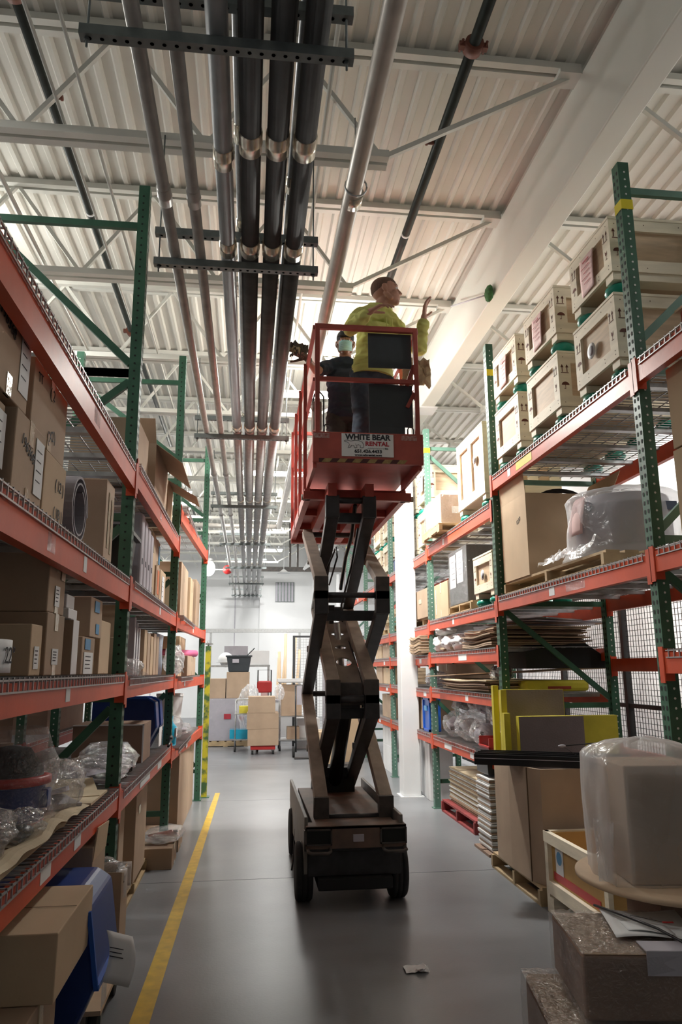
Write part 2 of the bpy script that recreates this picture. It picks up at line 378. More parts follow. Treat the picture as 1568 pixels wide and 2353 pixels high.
# joists
ORD = ['first', 'second', 'third', 'fourth', 'fifth', 'sixth', 'seventh', 'eighth', 'ninth', 'tenth', 'eleventh', 'twelfth', 'thirteenth', 'fourteenth']
JY = [4.51 + 1.82 * k for k in range(-1, 12)]
for k, y in enumerate(JY):
    side = 'behind' if k == 0 else 'away from'
    t = thing('roof_joist', ('white open-web roof joist just above the photographer, nearest of the row left of the girder' if k == 0 else
              'white open-web roof joist left of the girder, the %s one up the aisle' % ORD[k]), 'joist', (0, y, ZD), 0, 'roof joists left of the girder')
    for dy in (-.045, .045):
        obj('top_chord', MB().box(-9, 2.37, dy - .028, dy + .028, -.055, -.001), 'joist', t)
        obj('bottom_chord', MB().box(-9, .9, dy - .03, dy + .03, -.92, -.865), 'joist', t)
    x = .86; up = True
    obj('web', MB().bar((x, 0, -.88), (2.3, 0, -.07), .035, .035), 'joist', t)
    while x > -6.5:
        nx = x - .61
        obj('web', MB().bar((x, 0, -.88 if up else -.03), (nx, 0, -.03 if up else -.88), .032, .032), 'joist', t)
        x = nx; up = not up
    obj('bearing_seat', MB().box(2.2, 2.37, -.08, .08, -.09, -.055), 'joist', t)
for k, y in enumerate(JY):
    if k == 0: continue
    t = thing('roof_joist', 'white open-web roof joist right of the girder, the %s one up the hall' % ORD[k - 1], 'joist', (2.57, y, ZD), 0, 'roof joists right of the girder')
    for dy in (-.045, .045):
        obj('top_chord', MB().box(0, 3.03, dy - .028, dy + .028, -.055, -.001), 'joist', t)
        obj('bottom_chord', MB().box(.75, 3.03, dy - .03, dy + .03, -.70, -.645), 'joist', t)
    obj('web', MB().bar((0.05, 0, -.07), (.78, 0, -.66), .035, .035), 'joist', t)
    x = .78; up = True
    while x < 2.4:
        nx = x + .6
        obj('web', MB().bar((x, 0, -.66 if up else -.03), (nx, 0, -.03 if up else -.66), .032, .032), 'joist', t)
        x = nx; up = not up
# ceiling conduits along the hall
for i, (x, z, r) in enumerate([(-1.30, 5.2, .012), (-1.12, 5.2, .012), (-1.9, 5.2, .018), (0.48, 5.55, .016), (4.2, 5.3, .012)]):
    d = ['left one of the close pair', 'right one of the close pair', 'outermost left', 'beside the silver duct pipe', 'right of the girder'][i]
    tag(obj('conduit', MB().tube((x, -3.9, z), (x, 26.7, z), r, 8), 'joist'), 'thin white conduit under the roof deck, ' + d, 'conduit')

# ================================================================ PIPES
def pipe(label, x, z, r, m, bands, name='pipe', y0=-3.9, y1=26.99, bm='band', cuts=None):
    t = thing(name, label, 'pipe', (x, 0, z))
    cuts = cuts or [(y1, m)]; ya = y0
    for (yb, mm) in cuts: obj('pipe_run', MB().tube((0, ya, 0), (0, yb, 0), r, 20), mm, t); ya = yb
    for yb in bands:
        b = MB().lathe([(r + .001, -.075), (r + .006, -.07), (r + .006, -.008), (r + .009, 0), (r + .006, .008), (r + .006, .07), (r + .001, .075)], (0, yb, 0), 20, 'y')
        obj('coupling_band', b, bm, t)
HY = [2.67, 4.42, 8.05, 11.7, 15.35, 19.0, 22.6, 26.2]
ZB = 4.19   # top of lower channels
B1 = [3.33, 4.30, 7.9, 11.5, 15.1, 18.8, 22.4]  # pipe tones step paler up the aisle: light and haze put into colour
pipe('black insulated pipe, left of the three thick ones over the aisle', -.044, ZB + .056, .055, 'pipe_black', B1, cuts=[(4.30, 'pipe_black'), (7.9, 'pipe_mid_haze'), (26.99, 'pipe_far_haze')])
pipe('black insulated pipe, middle of the three thick ones over the aisle', .094, ZB + .056, .055, 'pipe_black', B1, cuts=[(4.30, 'pipe_black'), (7.9, 'pipe_mid_haze'), (26.99, 'pipe_far_haze')])
pipe('black insulated pipe, right of the three thick ones over the aisle', .234, ZB + .056, .055, 'pipe_black', B1, cuts=[(4.30, 'pipe_black'), (7.9, 'pipe_mid_haze'), (26.99, 'pipe_far_haze')])
pipe('medium grey pipe just left of the three black pipes', -.184, ZB + .049, .048, 'pipe_grey', [3.45, 4.3, 7.9, 11.5, 15.1, 18.8], cuts=[(7.9, 'pipe_grey'), (26.99, 'pipe_far_haze')])
pipe('thin dull metal pipe second from the left on the hangers', -.362, ZB + .034, .033, 'pipe_tan', [3.8, 9.9, 12.6], bm='pipe_tan')
pipe('thin dull metal pipe leftmost on the hangers', -.523, ZB + .035, .034, 'pipe_tan', [3.8, 9.9, 12.6], bm='pipe_tan')
pipe('slim bright pipe on the upper channels, left between the grey and black pipes', -.108, ZB + .24, .024, 'galv', [3.5, 4.35, 8, 12])
pipe('slim bright pipe on the upper channels, right between two black pipes', .19, ZB + .238, .022, 'galv', [3.9])
t = thing('duct_pipe', 'long silver pipe sloping with the aisle right of the hangers', 'pipe', (0, 0, 0))
obj('pipe_run', MB().tube((.625, -3.9, 4.6), (.575, 15.6, 4.6), .056, 24), 'pipe_silver', t)
obj('cross_run', MB().tube((.63, 15.6, 4.6), (-2.2, 15.6, 4.6), .05, 16), 'pipe_silver', t)
obj('coupling_band', MB().tube((.616, 4.18, 4.6), (.616, 4.3, 4.6), .061, 24), 'band', t)
for y in (4.12, 9.8):
    obj('hanger_ring', MB().path([(.616 + .07 * math.cos(a * PI / 8), y, 4.6 + .07 * math.sin(a * PI / 8)) for a in range(17)], .006, 6), 'galv', t)
    obj('hanger_rod', MB().tube((.616, y, 4.67), (.616, y, 5.1), .005, 6), 'galv', t)
def channel(x0, x1, y, ztop, h=.045, w=.05):
    b = MB(); b.box(x0, x1, y - w / 2, y + w / 2, ztop - .004, ztop)
    b.box(x0, x1, y - w / 2, y - w / 2 + .004, ztop - h, ztop - .004); b.box(x0, x1, y + w / 2 - .004, y + w / 2, ztop - h, ztop - .004)
    b.box(x0, x1, y - w / 2, y + w / 2, ztop - h - .003, ztop - h)
    return b
for k, y in enumerate(HY):
    t = thing('trapeze_hanger', ('trapeze pipe hanger of grey slotted channels, nearest one at the top of the view' if k == 0 else
              'trapeze pipe hanger of grey slotted channels, the %s one up the aisle' % ORD[k]), 'hanger', (0, 0, 0), 0, 'trapeze hangers under the joists')
    sk = -.0
    x0, x1 = (-.74, .395) if k == 0 else (-.655, .40)
    for nm, zt in (('lower_channel', ZB), ('upper_channel', ZB + .214)):
        c1 = obj(nm, channel(x0, x1, y, zt), 'galv_dark', t)
        if k < 4:
            h = MB()
            for q in range(22):
                xx = x0 + .04 + q * (x1 - x0 - .08) / 21
                h.lathe([(.0001, -.0488), (.009, -.0488)], (xx, y, zt), 8)
            obj('slot', h, 'dark', c1, kind='stuff')
    for xr in (x0 + .03, x1 - .03):
        obj('rod', MB().tube((xr, y, ZB - .09), (xr, y, 5.10 if xr < .8 else 5.9), .005, 8), 'galv_dark', t)
        obj('nut', MB().lathe([(.012, -.062), (.012, -.05)], (xr, y, ZB), 6), 'galv_dark', t)
# black sprinkler mains
t = thing('sprinkler_main', 'black sprinkler pipe with a rusty red coupling, right of the silver pipe', 'pipe', (1.385, 0, 5.6))
obj('pipe_run', MB().tube((0, -3.9, 0), (0, 24, 0), .038, 18), 'sprinkler', t)
for y in (3.98, 10.4):
    cc = obj('coupling', MB().tube((0, y - .04, 0), (0, y + .04, 0), .062, 18), 'coupling', t)
    obj('bolt', MB().box(-.095, -.055, y - .02, y + .02, -.02, .02).box(.055, .095, y - .02, y + .02, -.02, .02).tube((-.08, y - .05, 0), (-.08, y + .05, 0), .009, 6).tube((.08, y - .05, 0), (.08, y + .05, 0), .009, 6), 'coupling', cc)
obj('sprinkler_head', MB().tube((-.03, 4.9, 0), (-.085, 4.9, -.0), .016, 8).tube((-.085, 4.9, 0), (-.10, 4.9, 0), .024, 8), 'coupling', t)
obj('white_ring', MB().tube((0, 6.12, 0), (0, 6.15, 0), .0395, 18), 'white', t)
t = thing('sprinkler_main', 'black sprinkler pipe high on the left, passing behind the rack upright', 'pipe', (-1.48, 0, 5.6))
obj('pipe_run', MB().tube((0, -3.9, 0), (0, 24, 0), .038, 18), 'sprinkler', t)
for y in (3.9, 8.5):
    cc = obj('coupling', MB().tube((0, y - .04, 0), (0, y + .04, 0), .062, 18), 'coupling', t)
    obj('bolt', MB().box(-.095, -.055, y - .02, y + .02, -.02, .02).box(.055, .095, y - .02, y + .02, -.02, .02), 'coupling', cc)
obj('sprinkler_head', MB().tube((.03, 4.75, 0), (.07, 4.75, 0), .014, 8).tube((.07, 4.75, 0), (.085, 4.75, 0), .022, 8), 'coupling', t)
obj('white_ring', MB().tube((0, 6.1, 0), (0, 6.13, 0), .0395, 18), 'white', t)
# light fixtures
def fixture(label, x, y, z=5.32, L=1.2, up=False, ang=0):
    t = thing('strip_light', label, 'light', (x, y, z), ang)
    obj('housing', MB().prism([(-L / 2, -.07, 0), (-L / 2, .07, 0), (-L / 2, .03, .05), (-L / 2, -.03, .05)], (L, 0, 0)), 'white', t)
    for dx in (-.4, .4): obj('hanger_wire', MB().tube((dx * L, 0, .05), (dx * L, 0, ZD - z), .004, 6), 'galv', t)
    for dy in (-.04, .04): obj('tube', MB().tube((-L / 2 + .02, dy, -.02), (L / 2 - .02, dy, -.02), .014, 8), 'lampglow', t)
fx = [(-3.3, 6.6), (-3.3, 3.6), (-4.2, 9.5), (-4.2, 14.5), (0.4, 14.0), (0.4, 18.5), (-3.5, 19), (4.6, 14), (4.6, 19), (0.4, 23.5), (-4, 24), (4.6, 8.2), (4.9, 3.2)]  # first two strips are added out of view to go with the left fill
fn = ['added out of view over the second left rack row, farther', 'added out of view over the second left rack row, nearer', 'left of the rack row beyond the second upright', 'far left past the third rack upright', 'over the aisle past the lift', 'over the open floor behind the lift', 'far left over the open floor', 'right of the girder past the column', 'right of the girder near the far wall', 'nearest the far wall over the aisle', 'far left corner of the hall', 'above the tall right racks', 'right edge above the wooden crates']
for (x, y), nme in zip(fx, fn): fixture('white fluorescent strip light, ' + nme, x, y, 5.32 + .02)
for i, y in enumerate((16.0, 17.2)):
    fixture('white fluorescent strip light left of the pipes, %s one of the pair' % ('nearer', 'farther')[i], -1.75, y, 5.42, 0.9)
point('lamp_strip_pair', (-1.75, 16.6, 5.2), 60)
fixture('white fluorescent strip light hidden behind the men on the platform', 1.1, 8.0, 4.95, .8)
fixture('white fluorescent strip light behind the lift cage, farther one', 0.9, 9.6, 5.30)
t = thing('wall_lamp', 'glowing jar-shaped lamp at the end of the left rack', 'lamp', (-1.12, 20.0, 4.28))
obj('globe', MB().ell((0, 0, 0), (.17, .17, .21)), 'lampglow', t)
obj('cap', MB().lathe([(.1, .18), (.12, .24), (.04, .3)]), 'galv', t)
obj('rod', MB().tube((0, 0, .3), (0, 0, 1.6), .012, 6), 'galv', t)
point('lamp_jar', (-1.12, 19.7, 4.25), 40, .15)
t = thing('alarm_bell', 'small round red alarm bell beside the glowing lamp', 'bell', (-.62, 20.0, 4.25))
obj('gong', MB().lathe([(.02, -.05), (.11, -.03), (.13, .03)], (0, 0, 0), 16, 'y'), 'red', t)
obj('bracket', MB().bar((0, .03, 0), (-.4, .03, 0), .03, .03), 'galv', t)
# far wall fittings
t = thing('wall_vent', 'square grey louvred vent on the white far wall', 'vent', (1.24, 26.79, 4.35))
obj('backing', MB().box(-.34, .34, -.02, 0, -.36, .36), 'galv_dark', t)
for i in range(6): obj('louvre', MB().box(-.33 + i * .113, -.33 + i * .113 + .06, -.05, -.02, -.34, .34), 'foam_light', t)
t = thing('pendant_lamp', 'small white pendant shade hanging before the far wall vent', 'lamp', (.98, 22, 4.42))
obj('shade', MB().lathe([(.03, .12), (.12, .05), (.2, 0)]), 'white', t); obj('rod', MB().tube((0, 0, .12), (0, 0, 1.58), .012, 6), 'white', t)
t = thing('header_beam', 'dark steel beam crossing high in front of the far wall', 'beam', (0, 22.3, 4.58))
obj('beam', MB().box(-.2, 6.5, -.05, .05, -.07, .07), 'steel', t)
for x in (1.15, 1.38, 3.2): obj('drop', MB().box(x, x + .06, -.03, .03, .07, 1.42), 'steel', t)
t = thing('bus_duct', 'long pale metal duct crossing the far wall below the vent', 'duct', (0, 21.8, 2.72))
obj('duct', MB().box(-4.5, 5.4, -.05, .05, -.06, .05), 'galv', t)
for x in (-1.1, 1.45, 3.6): obj('post', MB().box(x - .03, x + .03, -.02, .02, -2.72 , -.06), 'galv', t)

# ================================================================ RACKS
def post_mb(h, side, w=.076, d=.07):
    """C-shaped rack upright; side = +1 when the aisle is on +X (left row), -1 when the aisle is on -X. origin on the aisle face centre"""
    b = MB(); s = side; t = .006
    x0, x1 = sorted((0, -s * t)); b.box(x0, x1, -w / 2, w / 2, .01, h)
    for y0 in (-w / 2, w / 2 - t):
        x0, x1 = sorted((-s * t, -s * d)); b.box(x0, x1, y0, y0 + t, .01, h)
    x0, x1 = sorted((.02 * s, -s * (d + .02))); b.box(x0, x1, -w / 2 - .02, w / 2 + .02, 0, .01)
    return b
def hole_mb(h, side, w=.076, d=.07, front=True):
    b = MB(); z = .12
    while z < h - .05:
        for yy in (-.018, .018):
            x = side * .0012
            b.add([(x, yy - .006, z - .012), (x, yy + .006, z - .012), (x, yy + .009, z + .004), (x, yy + .006, z + .012), (x, yy - .006, z + .012), (x, yy - .009, z + .004)], [(0, 1, 2, 3, 4, 5)])
        z += .0508
    return b
def hole2_mb(h, side, w=.076, d=.07):
    b = MB(); z = .12
    while z < h - .05:
        xc = -side * .038; y = -w / 2 - .0012
        b.add([(xc + .007 * math.cos(a * PI / 3), y, z + .007 * math.sin(a * PI / 3)) for a in range(6)], [tuple(range(6))])
        z += .0508
    return b
PM = {}
def post(parent, x, y, h, side, m='green', holes2='pale'):
    key = (round(h, 2), side)
    if key not in PM: PM[key] = (post_mb(h, side).mesh('post'), hole_mb(h, side).mesh('holes'), hole2_mb(h, side).mesh('holes'))
    a, b, c = [q.copy() for q in PM[key]]
    o = obj('post', a, m, parent); o.location = (x, y, 0)
    obj('punched_slots', b, 'dark', o, kind='stuff')
    obj('punched_holes', c, holes2, o, kind='stuff')  # pale ones: brightness seen through the holes, put in as colour
    return o
def beam(parent, xf, y0, y1, ztop, h, side, m='orange', x_y1=None, tags=(), brackets=True, w=.045):
    """step beam; xf = aisle face x at y0, x_y1 at y1; side +1 left row"""
    x1 = xf if x_y1 is None else x_y1; s = side
    a = Vector((xf - s * w / 2, y0, 0)); c = Vector((x1 - s * w / 2, y1, 0))
    b = MB(); b.bar(a + Vector((0, 0, ztop - h / 2 - .012)), c + Vector((0, 0, ztop - h / 2 - .012)), w, h - .024)
    b.bar(a + Vector((s * .010, 0, ztop - .012)), c + Vector((s * .010, 0, ztop - .012)), w - .020, .024)
    o = obj('beam', b, m, parent)
    if brackets:
        for e, q, sg in ((a, y0, 1), (c, y1, -1)):
            k = MB(); ex = e.x + s * w / 2
            k.box(min(ex - s * .05, ex + s * .004), max(ex - s * .05, ex + s * .004), q - .004 if sg > 0 else q - .004, q + .004, ztop - h - .04, ztop + .02)
            k.box(min(ex, ex + s * .006), max(ex, ex + s * .006), min(q, q - sg * .045), max(q, q - sg * .045), ztop - h - .05, ztop + .03)
            obj('end_bracket', k, m, o)
    for (ty, col, L) in tags:
        f = (ty - y0) / (y1 - y0); tx = xf + (x1 - xf) * f
        obj('shelf_tag', MB().box(min(tx, tx + s * .0015), max(tx, tx + s * .0015), ty - L / 2, ty + L / 2, ztop - h * .82, ztop - h * .28), col, o)
    return o
def wiredeck(parent, x0, x1, y0, y1, z, side, xo=0.0, wires=True, seam=None):
    """x0..x1 depth, y0..y1 along the row. galvanised channels below + wire grid, waterfall ends over the aisle beam"""
    s = side; n = 3 * max(1, round((y1 - y0) / 1.3))
    xf_ = x1 if s > 0 else x0
    for i in range(n):
        y = y0 + (i + .5) * (y1 - y0) / n
        c = MB(); c.box(x0, x1, y - .028, y + .028, z - .034, z - .030); c.box(x0, x1, y - .028, y - .024, z - .030, z - .006); c.box(x0, x1, y + .024, y + .028, z - .030, z - .006)
        obj('deck_channel', c, 'galv', parent)
    b = MB(); r = .0028
    y = y0 + .02
    xa = (x1 + .018) if s > 0 else (x0 - .018); xl, xh = (x0, xa) if s > 0 else (xa, x1)
    while y < y1:
        b.box(xl, xh, y - r, y + r, z, z + 2 * r)
        b.box(xa - r, xa + r, y - r, y + r, z - .038, z + 2 * r)
        y += .052
    x = x0 + .01
    while x < x1:
        b.box(x - r, x + r, y0 + .01, y1 - .01, z - 2 * r, z); x += .104
    b.box(xa - r, xa + r, y0 + .01, y1 - .01, z - 2 * r, z); b.box(xa - r, xa + r, y0 + .01, y1 - .01, z - .042, z - .036)
    obj('wire_grid', b, 'wire', parent, kind='stuff')
def braces(parent, xa, xb, y, panels, m='green', flip=False):
    """cross bars at panel ends, diagonals between"""
    for z in panels: obj('cross_bar', MB().bar((xa, y, z), (xb, y, z), .03, .045), m, parent)
    for i in range(len(panels) - 1):
        z0, z1 = panels[i] - .06, panels[i + 1] + .06
        a, b = ((xa, y, z0), (xb, y, z1)) if not flip else ((xb, y, z0), (xa, y, z1))
        obj('diagonal_brace', MB().bar(a, b, .03, .045), m, parent)

# left row ----------------------------------------------------
LP = [(-.712, 1.62), (-.705, 4.47), (-.69, 7.18), (-.585, 10.02)]      # aisle face x, y of uprights
DEP = 1.07
LR = thing('pallet_rack', 'pallet rack row along the left side, green uprights and orange beams', 'rack', (0, 0, 0))
for i, (x, y) in enumerate(LP):
    post(LR, x, y, 4.72 if i < 3 else 4.64, 1, 'green', 'dark'); post(LR, x - DEP + .07, y, 4.72, 1)
    braces(LR, x - .07, x - DEP + .07, y, [4.44, 3.42] if i < 2 else [4.44, 3.6], 'green', flip=True)
    braces(LR, x - .07, x - DEP + .07, y, [3.42, 2.5, 1.45, .35], 'green', flip=(i == 3))
def lx(y):
    for (xa, ya), (xb, yb) in zip(LP[:-1], LP[1:]):
        if y <= yb: return xa + (xb - xa) * (y - ya) / (yb - ya)
    return LP[-1][0]
def lbay(i, z, h, tags=(), deck=True):
    (xa, ya), (xb, yb) = LP[i], LP[i + 1]
    beam(LR, xa + .004, ya + .042, yb - .042, z, h, 1, 'orange', xb + .004, tags)
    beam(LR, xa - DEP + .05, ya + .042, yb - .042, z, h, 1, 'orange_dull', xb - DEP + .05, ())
    if deck:
        xm = (xa + xb) / 2
        wiredeck(LR, xm - DEP + .03, xm - .009, ya + .06, yb - .06, z + .012, 1)
LZ = [dict(T=2.80, a=2.115, b=1.565, c=.955), dict(T=2.84, a=2.115, b=1.545, c=.925), dict(T=3.16, a=2.10, b=1.525, c=.885)]
lbay(0, LZ[0]['T'], .135, [(3.3, 'film_thin', .12)]); lbay(0, LZ[0]['a'], .125, [(3.25, 'paper', .06), (2.7, 'film_thin', .1)]); lbay(0, LZ[0]['b'], .10, [(3.1, 'paper', .07)]); lbay(0, LZ[0]['c'], .10, [(2.95, 'paper', .14), (3.45, 'paper', .12)])
lbay(1, LZ[1]['T'], .135, [(5.7, 'film_thin', .1)]); lbay(1, LZ[1]['a'], .11, [(5.9, 'paper', .08)]); lbay(1, LZ[1]['b'], .10, []); lbay(1, LZ[1]['c'], .10, [(5.5, 'paper', .5), (6.3, 'paper', .25)])
lbay(2, LZ[2]['T'], .12, [(8.7, 'film_thin', .12)]); lbay(2, LZ[2]['a'], .10, [(8.6, 'paper', .1)]); lbay(2, LZ[2]['b'], .10, [(8.0, 'paper', .12)]); lbay(2, LZ[2]['c'], .10, [(8.4, 'paper', .3)])
# yellow guard post at row end
t = thing('guard_post', 'scuffed yellow and green guard post at the end of the left rack', 'post', (-.545, 10.25, 0))
obj('shaft', MB().box(-.035, .035, -.04, .04, .008, 1.92), mat('guard', (0.55, 0.47, 0.03), 0.6, 0, 0, 9, col2=(0.06, 0.13, 0.05), lo=.42, hi=.55), t)
obj('foot', MB().box(-.07, .07, -.08, .08, 0, .008), 'green', t)
obj('cap_bolt', MB().tube((0, 0, 1.92), (0, 0, 1.99), .012, 8).box(-.04, .06, -.012, .012, 1.94, 1.955), 'galv', t)

# right row ---------------------------------------------------
RX = 2.2; RY = [1.2, 3.82, 6.45, 9.03, 11.65, 14.27, 16.9]
RRk = thing('pallet_rack', 'pallet rack row along the right side, pierced green uprights and orange beams', 'rack', (0, 0, 0))
for i, y in enumerate(RY):
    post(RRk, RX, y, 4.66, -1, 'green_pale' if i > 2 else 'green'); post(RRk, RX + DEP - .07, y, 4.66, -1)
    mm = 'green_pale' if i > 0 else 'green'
    braces(RRk, RX + .07, RX + DEP - .07, y, [4.48] if i < 2 else [4.40], mm)
    za, zc = (3.50, 4.40) if i < 2 else (4.30, 3.45)
    obj('diagonal_brace', MB().bar((RX + .07, y, za), (RX + DEP - .07, y, zc), .03, .045), mm, RRk)
    braces(RRk, RX + .07, RX + DEP - .07, y, [3.3, 2.3], mm, flip=True)
    braces(RRk, RX + .07, RX + DEP - .07, y, [2.17, 1.28, .3], 'green')
    for xx in (RX, ):
        obj('tape_band', MB().box(RX - .002, RX + .074, y - .041, y + .041, 4.335, 4.40), 'yellowtape', RRk)
def rbay(i, z, h, tags=(), deck=True, front=True, back=True, m='orange'):
    ya, yb = RY[i], RY[i + 1]
    if front: beam(RRk, RX - .004, ya + .042, yb - .042, z, h, -1, m, None, tags)
    if back: beam(RRk, RX + DEP - .05, ya + .042, yb - .042, z, h, -1, 'orange', None, ())
    if deck: wiredeck(RRk, RX + .010, RX + DEP - .03, ya + .06, yb - .06, z + .012, -1)
rbay(0, 3.335, .125); rbay(0, 2.225, .115); rbay(0, 1.68, .11)
rbay(1, 3.325, .125, [(5.6, 'yellowtape', .35), (5.95, 'paper', .07)]); rbay(1, 2.215, .115, [(5.2, 'paper', .10), (4.8, 'film_thin', .3)])
rbay(1, 1.68, .11, deck=False, front=False); rbay(1, .93, .11, deck=False, front=False)
rbay(2, 3.10, .125, [(8.2, 'paper', .08)]); rbay(2, 2.165, .11, [(7.9, 'paper', .07)]); rbay(2, 1.775, .11, [(7.6, 'paper', .3)]); rbay(2, 1.365, .10, [(7.5, 'paper', .1)]); rbay(2, .82, .10, [(8.3, 'paper', .3), (7.4, 'paper', .12), (7.0, 'paper', .1)])
for i in (3, 4, 5):
    rbay(i, 3.06, .12, [(RY[i] + .8, 'paper', .1)]); rbay(i, 2.13, .11); rbay(i, 1.76, .11, [(RY[i] + .5, 'paper', .12)]); rbay(i, 1.35, .10, [(RY[i] + .3, 'paper', .15)]); rbay(i, .82, .10, [(RY[i] + 1, 'paper', .15)])

# wire mesh partition behind the right row
t = thing('mesh_fence', 'dark wire mesh partition behind the right pallet rack', 'fence', (3.72, 0, 0))
y = 2.6
def meshpanel(b, y0, y1, z0, z1, s=.051, r=.0022, axis='y', x=0):
    yy = y0
    while yy <= y1 + 1e-6:
        b.box(x - r, x + r, yy - r, yy + r, z0, z1) if axis == 'y' else b.box(yy - r, yy + r, x - r, x + r, z0, z1); yy += s
    zz = z0
    while zz <= z1 + 1e-6:
        b.box(x - r - .004, x + r - .004, y0, y1, zz - r, zz + r) if axis == 'y' else b.box(y0, y1, x - r - .004, x + r - .004, zz - r, zz + r); zz += s
    return b
while y < 12:
    obj('fence_post', MB().box(-.03, .03, y - .03, y + .03, 0, 2.42), 'mesh', t)
    obj('mesh_panel', meshpanel(MB(), y + .05, y + 1.45, .12, 2.36), 'mesh', t, kind='stuff')
    for z in (.1, 1.24, 2.38): obj('rail', MB().box(-.02, .02, y + .03, y + 1.47, z - .02, z + .02), 'mesh', t)
    y += 1.5
t = thing('mesh_cage', 'white wire mesh cage panel in a black frame by the far boxes', 'cage', (.98, 16.6, 0))
obj('mesh_panel', meshpanel(MB(), .03, 1.6, .1, 2.28, .06, .003, 'x'), 'galv', t, kind='stuff')
for x in (0, 1.63): obj('upright', MB().box(x - .025, x + .025, -.025, .025, 0, 2.34), 'mesh', t)
for z in (.08, 2.32): obj('rail', MB().box(0.025, 1.6, -.02, .02, z - .02, z + .02), 'mesh', t)
for x in (.5, 1.1): obj('mid_post', MB().box(x - .02, x + .02, .03, .06, 0.1, 2.3), 'mesh', t)

# ================================================================ SCISSOR LIFT
L = thing('scissor_lift', 'raised scissor lift in the aisle, red cage on dark crossed arms', 'lift', (.77, 6.4, 0))
def lp(n, mb, m, parent=None, **k):
    return obj(n, mb, m, parent or L, world=True, **k)
lp('chassis', MB().box(.43, 1.09, 5.50, 7.25, .20, .44).box(.40, 1.115, 5.42, 5.50, .38, .52), 'steel_black', bevel=.008)
lp('deck_plate', MB().box(.47, 1.06, 5.52, 7.2, .50, .535), 'rust', bevel=.005)
lp('front_tray', MB().box(.41, 1.11, 5.40, 5.56, .525, .545).box(.41, 1.11, 5.40, 5.415, .40, .545), 'rust', bevel=.003)
for s, x in (('l', .415), ('r', 1.085)):
    lp('side_skirt', MB().box(x - .012, x + .012, 5.45, 7.3, .40, .60), 'liftgrey', bevel=.004)
lp('skirt_pad', MB().box(.405, .428, 5.5, 7.3, .22, .40), 'liftgrey')
for x0 in (.405, .925):
    lp('fork_pocket', MB().box(x0, x0 + .185, 5.385, 5.40, .52, .53).box(x0, x0 + .185, 5.385, 5.40, .425, .435).box(x0, x0 + .01, 5.385, 5.40, .425, .53).box(x0 + .175, x0 + .185, 5.385, 5.40, .425, .53), 'steel')
    lp('pocket_recess', MB().box(x0 + .01, x0 + .175, 5.392, 5.402, .435, .52), 'dark')
    lp('tie_down_handle', MB().path([(x0 + .02, 5.40, .40), (x0 + .02, 5.34, .395), (x0 + .04, 5.32, .39), (x0 + .15, 5.32, .39), (x0 + .17, 5.34, .395), (x0 + .17, 5.40, .40)], .012, 8), 'steel')
dp = lp('data_plate', MB().box(.735, .81, 5.383, 5.399, .445, .49), 'foam_light')
lp('ground_pan', MB().box(.50, 1.02, 5.45, 5.9, .12, .2), 'blackmatte', bevel=.01)
lp('axle', MB().tube((.42, 5.72, .195), (1.1, 5.72, .195), .03).tube((.42, 7.02, .195), (1.1, 7.02, .195), .03), 'steel_black')
def wheel(x, y, w=.115, r=.195):
    prof = [(r * .55, -w / 2), (r * .93, -w / 2), (r, -w / 2 + .015), (r, -.022), (r - .006, -.02), (r - .006, -.014), (r, -.012), (r, .012), (r - .006, .014), (r - .006, .02), (r, .022), (r, w / 2 - .015), (r * .93, w / 2), (r * .55, w / 2)]
    T = Matrix.Translation((x, y, r))
    wh = lp('wheel', MB().lathe(prof, (0, 0, 0), 32, 'x', T), 'rubber')
    lp('wheel_hub', MB().lathe([(.01, -w / 2 + .012), (r * .56, -w / 2 + .012), (r * .56, w / 2 - .012), (.01, w / 2 - .012)], (0, 0, 0), 20, 'x', T), 'steel', wh)
wheel(.415, 5.70); wheel(1.09, 5.70); wheel(.43, 7.05, .09); wheel(1.09, 7.05, .09)
N = [Vector((0, 5.75, z)) for z in (.54, 1.38, 2.17, 2.93)]
Fr = [Vector((0, 7.15, z)) for z in (.56, 1.38, 2.17, 2.90)]
XO = (.548, 1.03); XI = (.638, .935)
def X(x, v): return Vector((x, v.y, v.z))
def arm(x, p, q, m):
    # each tube ends in a short upright knuckle on the near side
    e, f = (p, q) if p.y < q.y else (q, p); sg = 1 if f.z > e.z else -1
    k = e + Vector((0, .0, sg * .145)); 
    a = lp('scissor_arm', MB().bar(X(x, k) - Vector((0, 0, sg * .03)), X(x, f), .072, .10, (1, 0, 0)).tube(X(x - .045, f), X(x + .045, f), .056, 14), m, bevel=.004)
    lp('arm_knuckle', MB().bar(X(x, e) - Vector((0, 0, sg * .035)), X(x, k), .080, .11, (1, 0, 0)), 'steel' if m == 'steel_tan' else m, a, bevel=.005)
    lp('knuckle_pin', MB().tube(X(x - .05, e), X(x + .05, e), .03, 14), 'liftgrey', a)
    mid = (p + q) / 2
    lp('pivot_pin', MB().tube((x - .055, mid.y, mid.z), (x + .055, mid.y, mid.z), .028, 12), 'liftgrey', a)
for x in XO: arm(x, N[0], Fr[1], 'steel_tan'); arm(x, Fr[1], N[2], 'steel_black'); arm(x, N[2], Fr[3], 'steel_tan')  # tan arms catch the ceiling light, black ones are shaded: put into colour
for x in XI: arm(x, Fr[0], N[1], 'steel_black'); arm(x, N[1], Fr[2], 'steel_tan'); arm(x, Fr[2], N[3], 'steel_black')
for p, r in ((N[0], .022), (N[1], .03), (N[2], .022), (Fr[1], .026), (Fr[2], .026), (Fr[0], .026), (N[3], .026), (Fr[3], .026)):
    x0, x1 = (XO[0] - .05, XO[1] + .05)
    if p in (N[3], Fr[0], N[1], Fr[2]): x0, x1 = XI[0] - .05, XI[1] + .05
    lp('pivot_rod', MB().tube(X(x0, p), X(x1, p), r, 12), 'steel_black')
